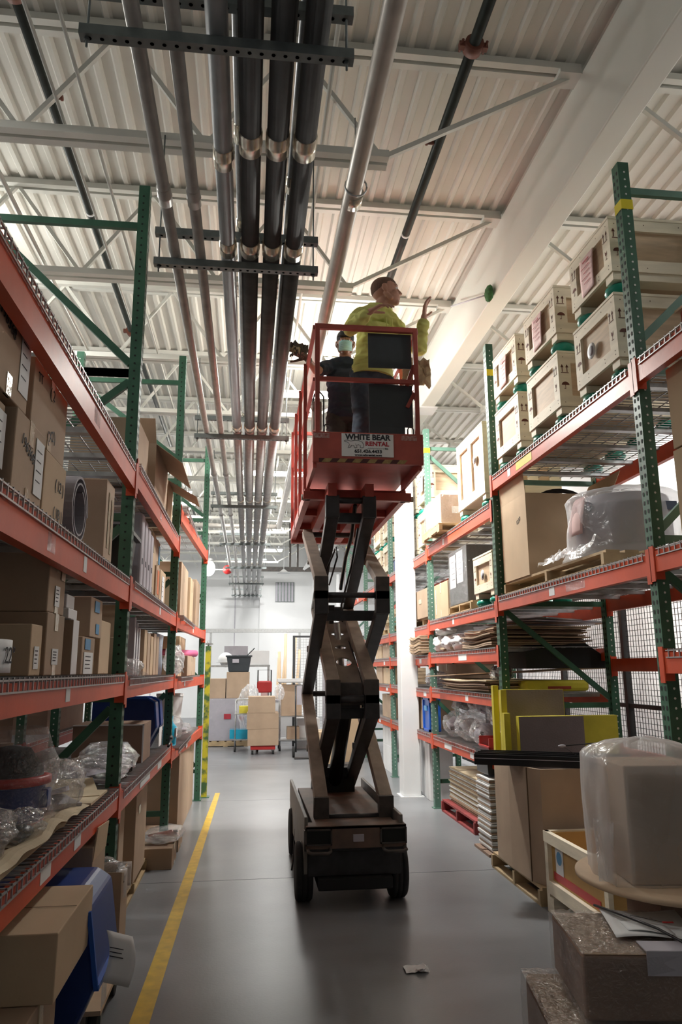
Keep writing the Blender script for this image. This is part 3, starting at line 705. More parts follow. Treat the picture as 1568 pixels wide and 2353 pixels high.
for p, q, f, xs2 in ((Fr[1], N[2], .82, XO), (Fr[2], N[3], .86, XI), (Fr[0], N[1], .86, XI), (N[1], Fr[2], .95, XI), (Fr[0], N[1], .18, XI), (Fr[2], N[3], .12, XI)):
    c = p + (q - p) * f
    lp('cross_tube', MB().bar(X(xs2[0], c), X(xs2[1], c), .055, .08, (0, 0, 1)), 'steel_black')
# pierced plate between the inner arms of the middle stage
def plate(p, q, x0, x1, holes, th=.012):
    d = (q - p); Ln = d.length; d.normalize(); nrm = Vector((1, 0, 0)).cross(d).normalized()
    if nrm.z > 0: nrm = -nrm
    b = MB(); cells = len(holes); w = x1 - x0; hl = Ln / cells
    for i, hr in enumerate(holes):
        for side in (0, 1):
            n = 24; outer = []; inner = []
            for k in range(n):
                a = 2 * PI * k / n; cx_, cz_ = math.cos(a), math.sin(a); mx = max(abs(cx_), abs(cz_))
                outer.append((cx_ / mx * w / 2, cz_ / mx * hl / 2)); inner.append((cx_ * hr[0], cz_ * hr[1]))
            def W_(u, v): return p + Vector(((x0 + x1) / 2 + u - p.x, 0, 0)) + d * ((i + .5) * hl + v) + nrm * (th * side)
            vs = [W_(*o) for o in outer] + [W_(*o) for o in inner]
            fs = [(k, (k + 1) % n, n + (k + 1) % n, n + k) for k in range(n)]
            b.add(vs, fs if side else [tuple(reversed(f)) for f in fs])
            if side == 0: base = len(b.v) - 2 * n
            else:
                b.f += [(base + n + k, base + n + (k + 1) % n, len(b.v) - n + (k + 1) % n, len(b.v) - n + k) for k in range(n)]; b.sm += [False] * n
    return b
P0 = N[1] + (Fr[2] - N[1]) * .12; P1 = N[1] + (Fr[2] - N[1]) * .92
lp('pierced_plate', plate(P0, P1, .685, .89, [(.002, .002), (.065, .075), (.05, .035), (.06, .035), (.05, .03)]), 'steel_tan')
lp('plate_flange', MB().box(.70, .88, 5.83, 5.87, 1.33, 1.5), 'steel', bevel=.004)
lp('lift_cylinder', MB().tube((.785, 7.0, .58), (.785, 5.98, 1.44), .062, 20), 'black')
lp('cylinder_rod', MB().tube((.785, 6.2, 1.34), (.785, 6.75, 2.0), .03, 14), 'galv')
lp('cylinder_bracket', MB().box(.70, .87, 5.9, 6.05, 1.30, 1.50), 'steel_black', bevel=.006)
lp('motor_box', MB().box(.62, .96, 6.9, 7.2, .50, .74), 'blackmatte', bevel=.01)
def hose(pts, r=.009, m='black'): lp('hose', MB().path(pts, r, 6), m)
hose([(.90, 6.9, .7), (.905, 6.4, 1.05), (.90, 6.0, 1.25), (.905, 5.95, 1.45), (.88, 6.4, 1.75), (.86, 6.9, 2.0), (.86, 7.0, 2.2), (.88, 6.4, 2.5), (.88, 6.0, 2.75)])
hose([(.71, 6.0, 1.3), (.70, 6.1, 1.5), (.70, 6.5, 1.75), (.70, 7.0, 2.05)], .012)
hose([(.60, 6.1, 2.35), (.68, 6.0, 2.55), (.69, 5.95, 2.58), (.70, 5.95, 2.5), (.66, 6.2, 2.3)], .008)
hose([(.86, 6.0, 2.95), (.87, 6.3, 2.75), (.855, 6.6, 2.6), (.86, 6.9, 2.45), (.855, 7.0, 2.35)], .018)
lp('valve_block', MB().box(.69, .745, 6.55, 6.65, 2.05, 2.16).box(.70, .74, 6.57, 6.63, 2.0, 2.05), 'blackmatte', bevel=.004)
lp('power_cord', MB().path([(.41, 6.6, .3), (.40, 6.58, .12), (.385, 6.50, .05), (.375, 6.45, .02)], .008, 6), 'black')
# platform
PX0, PX1 = .452, 1.288
lp('extension_deck', MB().box(PX0 + .01, PX1 - .01, 5.36, 6.45, 3.165, 3.19), 'liftred')
fb = MB(); fb.box(PX0 - .008, PX1 + .012, 5.335, 5.365, 3.125, 3.37)
tb = lp('toe_board', fb, 'liftred', bevel=.008)
for x in (PX0 + .012, PX1 - .012):
    lp('side_beam', MB().box(x - .014, x + .014, 5.37, 6.05, 3.09, 3.19), 'liftred', bevel=.003)
    lp('main_side_beam', MB().box(x - .03, x + .02, 6.0, 8.05, 2.99, 3.085), 'liftred', bevel=.003)
    lp('side_toe_board', MB().box(x - .006, x + .006, 5.37, 8.05, 3.19, 3.34), 'liftred')
lp('main_deck', MB().box(PX0 + .02, PX1 - .01, 6.02, 8.05, 3.06, 3.085), 'liftred')
lp('cross_beam', MB().box(PX0 - .03, PX1 + .05, 5.98, 6.05, 2.99, 3.06), 'liftred', bevel=.004)
lp('roller', MB().tube((PX0 - .045, 6.01, 3.01), (PX0 + .0, 6.01, 3.01), .025, 12).tube((PX1 - .0, 6.01, 3.01), (PX1 + .07, 6.01, 3.01), .025, 12), 'steel_tan')
lp('rear_beam', MB().box(PX0 - .02, PX1 + .03, 7.98, 8.06, 2.96, 3.06), 'liftred')
lp('slide_rail', MB().box(.60, .67, 5.7, 7.9, 2.955, 3.06).box(.90, .97, 5.7, 7.9, 2.955, 3.06), 'liftred')
lp('under_rib', MB().box(PX0 + .02, PX1 - .02, 6.7, 6.76, 3.0, 3.06), 'liftred'); lp('under_rib', MB().box(PX0 + .02, PX1 - .02, 7.4, 7.46, 3.0, 3.06), 'liftred')
hz = MB(); n = 10; x = PX0 + .10
stripe = MB()
for k in range(6):
    xx = PX0 + .06 + k * .115
    stripe.prism([(xx, 5.334, 3.128), (xx + .06, 5.334, 3.128), (xx + .085, 5.334, 3.158), (xx + .025, 5.334, 3.158)], (0, -.001, 0))
lp('hazard_band', MB().box(PX0 + .04, PX1 - .15, 5.3335, 5.335, 3.127, 3.159), mat('hazdark', (.09, .03, .03), .7), tb)
lp('hazard_stripe', stripe, mat('hazyellow', (.42, .30, .12), .7, 0, .2, 30), tb)
for x in (PX0 + .0, PX1 - .16):
    lp('worn_sticker', MB().box(x, x + .12, 5.333, 5.3345, 3.315, 3.355), mat('worn%d' % int(x * 10), (.5, .38, .36), .7, 0, 0, 60, col2=(.32, .06, .05)), tb)
# sign
sg = lp('rental_sign', MB().box(.665, 1.065, 5.3285, 5.3335, 3.176, 3.357), 'white', tb, bevel=.002)
def sgtext(nm, s, size, m, x, z, bold=0, sx=1):
    o = text(nm, s, size, m, sg, (x, 5.3275, z) - L.location, FY, bold, 0, sx); return o
from mathutils import Vector as _V
def sgtext(nm, s, size, m, x, z, bold=0, sx=1):
    return text(nm, s, size, m, sg, _V((x, 5.3275, z)) - L.location, FY, bold, 0, sx)
sgtext('sign_lettering', 'WHITE BEAR', .060, 'ink', .866, 3.328, .0022, 1.0)
sgtext('sign_lettering', 'RENTAL', .048, 'redink', .937, 3.277, .0016, 1.05)
sgtext('sign_lettering', 'inc.', .018, 'ink', 1.01, 3.243, .0008)
sgtext('sign_lettering', '651.426.4433', .036, 'ink', .868, 3.217, .0012, 1.08)
sgtext('sign_lettering', 'www.wbrental.com', .021, 'ink', .868, 3.188, .0009, 1.25)
wv = MB()
for k in range(9):
    wv.tube((.862 + k * .015, 5.3275, 3.239), (.872 + k * .015, 5.3275, 3.246), .0012, 5)
lp('wave_line', wv, 'ink', sg)
bear = [(.685, 3.298), (.700, 3.304), (.712, 3.302), (.735, 3.296), (.765, 3.303), (.795, 3.302), (.820, 3.292), (.832, 3.272), (.834, 3.250), (.820, 3.244), (.806, 3.246), (.808, 3.262), (.792, 3.270), (.776, 3.262), (.782, 3.246), (.764, 3.243), (.756, 3.262), (.738, 3.262), (.730, 3.246), (.712, 3.243), (.716, 3.254), (.724, 3.266), (.720, 3.280), (.706, 3.288), (.688, 3.290), (.685, 3.298)]
lp('bear_outline', MB().path([(x, 5.3272, z) for x, z in bear], .0013, 5).path([(.776, 5.3272, 3.262), (.770, 5.3272, 3.276)], .001, 5), 'ink', sg)
# rails
rail = 'liftred'; rr = .020
ZT, ZM = 4.235, 3.80
RLx, RRx = PX0 + .03, PX1 - .028
rb = MB(); 
lp('front_rail', MB().bar((RLx - .02, 5.355, ZT), (RRx + .02, 5.355, ZT), .035, .042), rail, bevel=.004)
lp('front_mid_rail', MB().bar((RLx, 5.355, ZM), (RRx, 5.355, ZM), .03, .036), rail, bevel=.004)
for x in (RLx, RRx): lp('corner_post', MB().bar((x, 5.355, 3.36), (x, 5.355, ZT), .036, .04, (0, 1, 0)), rail, bevel=.004)
for x in (PX0 + .012, PX1 - .012):
    o = -.0 if x < .8 else .0
    lp('side_rail', MB().bar((x, 5.37, ZT), (x, 8.05, ZT), .03, .035), rail)
    lp('side_mid_rail', MB().bar((x, 5.37, ZM), (x, 8.05, ZM), .028, .03), rail)
    for y in (6.1, 6.75, 7.4, 8.03): lp('side_post', MB().bar((x + (-.02 if x < .8 else .02), y, 3.0), (x + (-.02 if x < .8 else .02), y, ZT + .0), .03, .03, (0, 1, 0)), rail)
lp('rear_rail', MB().bar((PX0, 8.05, ZT), (PX1, 8.05, ZT), .03, .035).bar((PX0, 8.05, ZM), (PX1, 8.05, ZM), .03, .03), rail)
for x in (RLx + .055, RRx - .07):
    lp('tie_ring', MB().path([(x, 5.385, 3.36), (x, 5.385, 3.42), (x + .01, 5.385, 3.44), (x + .035, 5.385, 3.44), (x + .045, 5.385, 3.42), (x + .045, 5.385, 3.36)], .006, 6), 'steel_black')
lp('brace_gusset', MB().bar((RRx - .01, 5.38, 3.95), (RRx - .07, 5.38, 3.78), .02, .03).bar((RRx - .01, 5.38, 3.72), (RRx - .07, 5.38, 3.60), .02, .03), rail)
lp('control_box', MB().box(.50, .58, 6.0, 6.13, 3.60, 3.86), 'steel_tan', bevel=.01)
lp('control_hoop', MB().path([(.50, 6.05, 3.84), (.52, 6.05, 3.94), (.56, 6.05, 3.97), (.60, 6.05, 3.92), (.60, 6.05, 3.60), (.56, 6.05, 3.48)], .008, 6), 'black')
# dark panels behind the rail
lp('dark_panel', MB().box(.888, 1.235, 5.385, 5.395, 3.925, 4.215), 'panel')
lp('dark_panel', MB().box(.888, 1.235, 5.385, 5.395, 3.44, 3.785).box(.888, 1.17, 5.386, 5.394, 3.37, 3.44), 'panel')

# loose things on the cage
t = thing('paper_rag', 'crumpled tan scrap hanging on the right rail of the red cage', 'rag', (1.36, 5.75, 4.05))
def crump(u, v):
    x = (u - .5) * .24; z = (v - .5) * .24
    q = noise.noise(Vector((u * 4, v * 5, 3.3))) * .05
    return (x + q * .5, q, z + noise.noise(Vector((u * 7, v * 3, 1))) * .04)
obj('crumpled_sheet', MB().grid(crump, 14, 18, False), 'kraft', t, solid=.004)
obj('crumpled_sheet', MB().grid(lambda u, v: Vector(crump(v, 1 - u)) * .8 + Vector((-.02, .03, .01)), 12, 12, False), 'kraft', t, solid=.004)
t = thing('green_duster', 'blurry green ball on a thin grey rod against the white girder', 'duster', (2.33, 6.6, 5.30))
def spiky(d): return 1 + .22 * noise.noise(d * 5)
obj('ball', MB().ell((0, 0, 0), (.035, .09, .085), fn=spiky), mat('duster', (.05, .16, .05), .95, 0, .3, 30), t)
obj('rod', MB().tube((-.03, 0.05, 0), (-.06, 1.15, .45), .008, 6), 'foam_light', t)
# scrap of insulation by the left hand

# ================================================================ PEOPLE
def basis(fwd, up):
    f = Vector(fwd).normalized(); u = Vector(up); l = u.cross(f).normalized(); u = f.cross(l).normalized()
    return Matrix((f, l, u)).transposed()
def head_geo(b, c, B):
    def P(x, y, z): return Vector(c) + B @ Vector((x, y, z))
    def E(x, y, z, rx, ry, rz): b.ell(P(x, y, z), (rx, ry, rz), B, 20, 14)
    E(-.012, 0, .030, .100, .077, .092); E(-.045, 0, .005, .068, .068, .07); E(.030, 0, -.040, .066, .058, .078); E(.058, 0, -.092, .030, .034, .024)
    E(.070, 0, .034, .024, .052, .014); E(.052, .040, -.028, .026, .020, .022); E(.052, -.040, -.028, .026, .020, .022)
    b.cap(P(.088, 0, .016), P(.108, 0, -.026), .008, .013, 10); E(.098, .011, -.030, .010, .008, .007); E(.098, -.011, -.030, .010, .008, .007)
    E(.086, 0, -.058, .013, .024, .006); E(.084, 0, -.069, .013, .021, .007)
    b.cap(P(.02, .052, -.075), P(-.015, .062, -.035), .02, .018, 10); b.cap(P(.02, -.052, -.075), P(-.015, -.062, -.035), .02, .018, 10)
    for s in (1, -1):
        E(-.018, s * .086, .002, .021, .011, .033); E(-.010, s * .084, -.022, .011, .009, .013)
def hand_geo(b, w, d, nrm, thumb, curl=.35, sc=1.0, spread=.10, curls=None):
    """w wrist, d finger direction, nrm palm normal (side the fingers curl to), thumb = +1/-1 side"""
    d = Vector(d).normalized(); n = Vector(nrm); n = (n - d * n.dot(d)).normalized(); a = d.cross(n) * thumb   # a: towards the thumb
    w = Vector(w)
    b.cap(w - d * .03 * sc, w + d * .015 * sc, .027 * sc, .024 * sc, 12)
    for k in range(4):
        o = (.030 - .0205 * k) * sc
        b.cap(w + d * .015 * sc + a * o * .6, w + d * .085 * sc + a * o, .015 * sc, .0125 * sc, 10)
    ln = (.040, .045, .042, .033)
    for k in range(4):
        o = (.033 - .022 * k) * sc; p = w + d * (.088 - .004 * abs(k - 1)) * sc + a * o
        cu = (curls[k] if curls else curl * (1 + .15 * k)); sp = spread * (1.2 - .8 * k)
        dd = (d + a * sp).normalized(); ang = cu * .6
        for j in range(3):
            ca, sa = math.cos(ang), math.sin(ang)
            v = dd * ca + n * sa; q = p + v * ln[k] * sc * (1, .72, .55)[j]
            b.cap(p, q, (.0098, .0090, .0082)[j] * sc, (.0090, .0082, .0072)[j] * sc, 10); p = q; ang += cu
    p = w + d * .025 * sc + a * .028 * sc + n * .006 * sc; dd = (d * .62 + a * .70 + n * .35).normalized()
    for j in range(3):
        q = p + dd * (.040, .032, .026)[j] * sc; b.cap(p, q, (.0145, .011, .0095)[j] * sc, (.011, .0095, .0082)[j] * sc, 10); p = q
        dd = (dd + d * .25 + n * .12).normalized()

def wrinkle(me, amp):
    ns = [v.normal.copy() for v in me.vertices]
    for v, n in zip(me.vertices, ns):
        c = v.co; w = Vector((c.x * 9, c.y * 9, c.z * 16)); q = noise.noise(w) + .5 * noise.noise(w * 2.1 + Vector((3, 1, 2)))
        v.co = c + n * amp * (1 - 2.2 * abs(q)) * 1.2
def person(label, loc, P, skin, top, legs, topname, legname, voxel=.0055):
    """P: dict of joints in world space"""
    t = thing('person', label, 'person', loc)
    b = MB(); V = lambda k: Vector(P[k])
    B = basis(P['look'], P['up']) * P.get('hs', 1.0)
    head_geo(b, V('head'), B)
    b.cap(V('head') + B @ Vector((-.03, 0, -.06)), V('neck'), .056, .062, 16)
    # torso
    def limb(mb, ks, rs, g=0):
        for (k1, k2), (r1, r2) in zip(zip(ks[:-1], ks[1:]), zip(rs[:-1], rs[1:])): mb.cap(V(k1), V(k2), r1 + g, r2 + g, 16)
    def torso(mb, g=0, hem=0):
        ch = (V('shR') + V('shL')) / 2 - Vector((0, 0, .10)); TB = basis(P['front'], (0, 0, 1))
        mb.cap(V('shR'), V('neck') - Vector((0, 0, .02)), .052 + g, .062 + g, 16); mb.cap(V('shL'), V('neck') - Vector((0, 0, .02)), .052 + g, .062 + g, 16)
        pv = V('pelvis')
        for f in range(0, 7):
            k = f / 6; c = ch * (1 - k) + (pv + Vector((0, 0, .03))) * k
            w = (.170, .168, .160, .152, .148, .154, .160)[f] + g; dp = (.105, .115, .118, .115, .112, .115, .115)[f] + g
            mb.ell(c, (dp, w, .085), TB, 20, 12)
    torso(b)
    b.ell(V('pelvis'), (.11, .155, .10), basis(P['front'], (0, 0, 1)), 20, 12)
    limb(b, ['shR', 'elR', 'wrR'], [.050, .038, .026]); limb(b, ['shL', 'elL', 'wrL'], [.050, .038, .026])
    for s in 'RL':
        limb(b, ['hip' + s, 'kn' + s, 'an' + s], [.082, .055, .038])
    for s in 'RL':
        d, n, th, cu = P['hand' + s]
        hand_geo(b, P['wr' + s], d, n, th, cu, 1.1)
    me = remesh(b, voxel, 2); me.transform(Matrix.Translation(-Vector(loc)))
    body = obj('body', me, skin, t)
    def lw(n, mb, m, parent=None, **k): return obj(n, mb, m, parent or t, world=True, **k)
    # top garment
    g = MB(); torso(g, .022 if P['sleeve'] == 'long' else .014)
    if P['sleeve'] == 'long':
        limb(g, ['shR', 'elR', 'cuR'], [.068, .058, .045]); limb(g, ['shL', 'elL', 'cuL'], [.068, .058, .045])
        TB = basis(P['front'], (0, 0, 1)); g.ell(V('pelvis') + Vector((0, 0, .045)), (.135, .178, .055), TB, 20, 10)
        for k in range(14):
            a = 2 * PI * k / 14; nk = V('neck'); q = nk + TB @ Vector((math.cos(a) * .075, math.sin(a) * .085, .02 - .03 * math.cos(a)))
            a2 = 2 * PI * (k + 1) / 14; q2 = nk + TB @ Vector((math.cos(a2) * .075, math.sin(a2) * .085, .02 - .03 * math.cos(a2)))
            g.cap(q, q2, .024, .024, 8)
        g.ell(V('neck') + TB @ Vector((-.10, 0, -.03)), (.05, .10, .07), TB)
    else:
        limb(g, ['shR', 'slR'], [.066, .060]); limb(g, ['shL', 'slL'], [.066, .060])
        g.ell(V('pelvis') + Vector((0, 0, .0)), (.135, .172, .10), basis(P['front'], (0, 0, 1)), 20, 10)
    me = remesh(g, .009, 4); wrinkle(me, .009 if P['sleeve'] == 'long' else .006); me.transform(Matrix.Translation(-Vector(loc))); obj(topname, me, top, t)
    g = MB(); g.ell(V('pelvis') - Vector((0, 0, .02)), (.122, .165, .10), basis(P['front'], (0, 0, 1)), 20, 12)
    for s in 'RL': limb(g, ['hip' + s, 'kn' + s, 'an' + s], [.100, .076, .066])
    me = remesh(g, .009, 4); wrinkle(me, .006); me.transform(Matrix.Translation(-Vector(loc))); obj(legname, me, legs, t)
    for s in 'RL':
        a = V('an' + s); f = Vector(P['front']).normalized(); z = P['floor']
        g = MB(); h = Vector((a.x, a.y, z + .045))
        g.cap(h - f * .04, h + f * .13, .044, .040, 14); g.cap(h, a, .045, .04, 12)
        g.v = [(x, y, max(zz, z + .001)) for x, y, zz in g.v]
        lw('work_boot', g, 'steel_tan')
    # face parts
    c = V('head')
    def Pt(x, y, z): return c + B @ Vector((x, y, z))
    for s in (1, -1):
        e = lw('eye', MB().ell(Pt(.0745, s * .031, .010), (.0115, .0115, .0095), None, 12, 8), 'white')
        lw('iris', MB().ell(Pt(.0855, s * .031, .010), (.0025, .0055, .0055), B, 10, 6), 'ink', e)
        lw('eyebrow', MB().cap(Pt(.090, s * .018, .036), Pt(.080, s * .048, .036), .004, .003, 8), 'hair')
    return t, B, Pt, lw
Z1 = 3.19
P = dict(hs=1.12, head=(1.115, 5.75, 4.775), look=(.95, -.12, .12), up=(-.10, .05, 1), front=(.45, -.89, 0), neck=(1.065, 5.79, 4.625),
         shR=(.865, 5.72, 4.515), shL=(1.225, 5.87, 4.50), elR=(.77, 5.50, 4.30), wrR=(.90, 5.36, 4.385), cuR=(.875, 5.385, 4.37),
         elL=(1.395, 5.78, 4.27), wrL=(1.425, 5.70, 4.53), cuL=(1.422, 5.71, 4.48), pelvis=(.99, 5.80, 4.06), hipR=(.895, 5.78, 4.02), hipL=(1.08, 5.84, 4.02),
         knR=(.885, 5.72, 3.62), knL=(1.10, 5.80, 3.62), anR=(.865, 5.78, 3.27), anL=(1.12, 5.84, 3.27), floor=Z1, sleeve='long',
         handR=((.62, -.25, .30), (0.3, .2, -.8), 1, .35), handL=((.12, -.05, 1), (1, -.35, .0), 1, .22))
t, B, Pt, lw = person('man in a lime yellow hoodie and jeans looking right on the lift platform', (.99, 5.8, Z1), P, 'skin', 'hivis', 'jeans', 'hoodie', 'trousers')
hb = MB(); hb.ell(Pt(-.020, 0, .040), (.0985, .0775, .0885), B, 24, 16)
hb.ell(Pt(-.052, 0, .020), (.067, .0685, .070), B, 24, 16); hb.ell(Pt(-.006, 0, .050), (.094, .070, .079), B, 20, 12)
me = remesh(hb, .007, 3); me.transform(Matrix.Translation(-Vector((.99, 5.8, Z1)))); obj('cropped_hair', me, 'hair', t)
hbm = bpy.data.objects['cropped_hair']
V_ = Vector
ds = MB(); f = V_((.45, -.89, 0)).normalized(); s_ = V_((f.y * -1, f.x, 0)); ch = V_((1.06, 5.80, 4.44)) + f * .135
ds.path([ch + s_ * .03 + V_((0, 0, .06)), ch + s_ * .032 + V_((0, 0, -.04))], .004, 6); ds.path([ch - s_ * .03 + V_((0, 0, .06)), ch - s_ * .03 + V_((0, 0, -.02))], .004, 6)
lw('drawstring', ds, 'hivis')
lw('hem_band', MB().lathe([(.98, -.03), (1.0, 0), (.98, .03)], n=28, T=Matrix.Translation((.99, 5.80, 4.045)) @ basis((.45, -.89, 0), (0, 0, 1)).to_4x4() @ Matrix.Diagonal((.150, .193, 1, 1))), 'hivis')
t2f = 3.085
P = dict(head=(.855, 6.52, 4.64), look=(-.12, -1, -.10), up=(0, -.1, 1), front=(-.05, -1, 0), neck=(.86, 6.56, 4.475),
         shR=(.685, 6.53, 4.40), shL=(1.03, 6.55, 4.40), slR=(.60, 6.40, 4.32), slL=(1.07, 6.47, 4.22), elR=(.56, 6.32, 4.27), wrR=(.455, 6.12, 4.30), elL=(1.11, 6.42, 4.14), wrL=(1.02, 6.22, 4.10),
         pelvis=(.86, 6.60, 3.95), hipR=(.775, 6.60, 3.91), hipL=(.95, 6.60, 3.91), knR=(.77, 6.54, 3.52), knL=(.96, 6.56, 3.52), anR=(.765, 6.60, 3.17), anL=(.965, 6.60, 3.17),
         floor=t2f, sleeve='short', handR=((-.6, -.6, .15), (0, -.3, -1), -1, .45), handL=((-.3, -.8, .1), (0, 0, -1), 1, .4))
t, B, Pt, lw = person('man in navy shirt, dark cap and blue face mask standing behind', (.86, 6.6, t2f), P, 'skin2', 'navy', 'blackmatte', 'shirt', 'trousers')
def maskfn(u, v):
    a = (u - .5) * 2.1; zz = (v - .5) * .105
    bulge = .016 * math.cos((v - .5) * PI) * math.cos((u - .5) * PI)
    return Pt(.028 + (.078 + bulge) * math.cos(a) + (.004 if int(v * 12) % 2 else 0), .072 * math.sin(a), -.048 + zz * (1 - .25 * abs(u - .5)))
lw('face_mask', MB().grid(maskfn, 20, 24), 'maskblue', solid=.002)
lw('mask_strap', MB().path([Pt(.062, .066, -.02), Pt(.0, .088, .005), Pt(.062, .066, -.075)], .002, 5).path([Pt(.062, -.066, -.02), Pt(.0, -.088, .005), Pt(.062, -.066, -.075)], .002, 5), 'white')
cb = MB(); cb.ell(Pt(-.012, 0, .058), (.108, .085, .085), B, 24, 14, fn=lambda d: 1)
cm = cb; lw('cap', cm, 'blackmatte')
lw('cap_brim', MB().grid(lambda u, v: Pt(.075 + v * .075 * math.cos((u - .5) * 2.2), .085 * math.sin((u - .5) * 2.6), .052 - v * .012 - abs(u - .5) ** 2 * .05), 16, 4), 'blackmatte', solid=.004)
hp = MB(); hand_geo(hp, (.455, 6.12, 4.30), (-.6, -.6, .15), (0, -.3, -1), -1, .45, 1.12)
me = remesh(hp, .005, 1); me.transform(Matrix.Translation(-Vector((.86, 6.6, t2f)))); obj('work_glove', me, 'glove', t)
tt = thing('insulation_scrap', 'ragged torn scrap of pipe insulation held in the gloved hand', 'scrap', (.36, 6.0, 4.34))
obj('torn_piece', MB().grid(lambda u, v: ((u - .5) * .2, noise.noise(V_((u * 5, v * 4, 7))) * .05, (v - .5) * .07 + noise.noise(V_((u * 6, v * 6, 2))) * .05), 16, 8, False), 'glove', tt, solid=.006)
obj('foil_edge', MB().grid(lambda u, v: (-.02 + (u - .5) * .1, -.012 + noise.noise(V_((u * 5, v * 4, 9))) * .04, -.02 + (v - .5) * .05 + noise.noise(V_((u * 6, v * 6, 5))) * .04), 10, 6, False), 'kraft', tt, solid=.003)

# ================================================================ GOODS: builders
def jit(a): return random.uniform(-a, a)
def carton(label, x0, x1, y0, y1, z0, z1, m='card', side=0, rot=0.0, tape=True, lab=None, seam=True, cat='box', name='carton', group=None, open_=False, warp=.0015, tapec='tape', marks=None):
    """closed corrugated carton; side = +1: aisle face is +X, -1: aisle face is -X; lab: (y, z, w, h, material) on the aisle face, fractions"""
    cx_, cy_ = (x0 + x1) / 2, (y0 + y1) / 2; a, b, h = (x1 - x0) / 2, (y1 - y0) / 2, z1 - z0
    t = thing(name, label, cat, (cx_, cy_, z0), rot, group)
    B = MB()
    if not open_:
        B.box(-a, a, -b, b, 0, h)
        if warp: B.v = [(x + jit(warp), y + jit(warp), z + (jit(warp) if z > .01 else 0)) for x, y, z in B.v]
    else:
        w = .005
        B.box(-a, a, -b, b, 0, w); B.box(-a, -a + w, -b, b, w, h); B.box(a - w, a, -b, b, w, h); B.box(-a + w, a - w, -b, -b + w, w, h); B.box(-a + w, a - w, b - w, b, w, h)
    obj('body', B, m, t, bevel=0 if open_ else .004)
    e = .0006 + warp
    s = side or 1; xf = s * (a + e)
    if tape and not open_:
        tw = min(.025, b * .3)
        tp = MB().box(-a * .99, a * .99, -tw, tw, h - .001, h + e)
        tp.box(min(xf, s * (a - .01)), max(xf, s * (a - .01)), -tw, tw, h * .72, h + e)
        obj('packing_tape', tp, tapec, t); obj('packing_tape', MB().box(min(xf, s * (a - .01)), max(xf, s * (a - .01)), -tw, tw, .0, h * .22), tapec, t)
    if seam and not open_:
        obj('flap_seam', MB().box(-a + .004, a - .004, -.0015, .0015, h + e, h + e + .0008).box(min(xf, s * a), max(xf, s * a) + .0005, -.001, .001, h * .02, h * .02 + .001), 'seam', t)
    if lab:
        for (ly, lz, lw_, lh, lm) in (lab if isinstance(lab, list) else [lab]):
            yy = -b + 2 * b * ly; zz = h * lz
            lb = obj('paper_label', MB().box(min(xf, xf + s * .0015), max(xf, xf + s * .0015), yy - lw_ / 2, yy + lw_ / 2, zz - lh / 2, zz + lh / 2), lm, t)
            if lm == 'paper' and lh > .05:
                g = MB(); xx = xf + s * .0018
                for k in range(4): g.box(min(xx, xx + s * .0004), max(xx, xx + s * .0004), yy - lw_ * .36, yy + lw_ * (.1 + .2 * random.random()), zz + lh * (.3 - .18 * k) - .002, zz + lh * (.3 - .18 * k) + .002)
                obj('printed_lines', g, 'ink', lb)
    if marks:
        for (txt, size, ly, lz, tilt) in marks:
            yy = -b + 2 * b * ly; zz = h * lz
            text('handwriting', txt, size, 'ink', t, Vector((xf + s * .0004, yy, zz)), FXp if s > 0 else FX, 0.0, tilt)
    return t
def flaps(t, x, y, h, m, spec):
    """spec: list of (edge, angle from vertical-out, length)"""
    for e, ang, ln in spec:
        if e in ('+x', '-x'):
            s = 1 if e == '+x' else -1
            d = Vector((s * math.sin(ang), 0, math.cos(ang))); p = Vector((s * x, 0, h)); q = p + d * ln
            b = MB().prism([(p.x, -y, p.z), (p.x, y, p.z), (q.x, y * .98, q.z), (q.x, -y * .98, q.z)], Vector((d.z, 0, -d.x)) * .005)
        else:
            s = 1 if e == '+y' else -1
            d = Vector((0, s * math.sin(ang), math.cos(ang))); p = Vector((0, s * y, h)); q = p + d * ln
            b = MB().prism([(-x, p.y, p.z), (x, p.y, p.z), (x * .98, q.y, q.z), (-x * .98, q.y, q.z)], Vector((0, d.z, -d.y)) * .005)
        obj('flap', b, m, t)
def pallet(label, x0, x1, y0, y1, z, m='pallet', h=.12, along='x', side=-1, name='pallet', nb=6):
    t = thing(name, label, 'pallet', ((x0 + x1) / 2, (y0 + y1) / 2, z)); a, b = (x1 - x0) / 2, (y1 - y0) / 2
    if along == 'x':     # stringers run along x, deck boards along y ... aisle sees the stringer ends
        for yy in (-b + .02, 0, b - .02): obj('stringer', MB().box(-a, a, yy - .019, yy + .019, .018, h - .018), m, t)
        for k in range(nb):
            x = -a + (k + .5) * 2 * a / nb; w = a / nb * .72
            obj('deck_board', MB().box(x - w, x + w, -b, b, h - .018, h), m, t)
        for k in range(3):
            x = (-a + .05, 0, a - .05)[k]; obj('bottom_board', MB().box(x - .045, x + .045, -b, b, 0, .018), m, t)
    else:
        for xx in (-a + .02, 0, a - .02): obj('stringer', MB().box(xx - .019, xx + .019, -b, b, .018, h - .018), m, t)
        for k in range(nb):
            y = -b + (k + .5) * 2 * b / nb; w = b / nb * .72
            obj('deck_board', MB().box(-a, a, y - w, y + w, h - .018, h), m, t)
        for k in range(3):
            y = (-b + .05, 0, b - .05)[k]; obj('bottom_board', MB().box(-a, a, y - .045, y + .045, 0, .018), m, t)
    return t
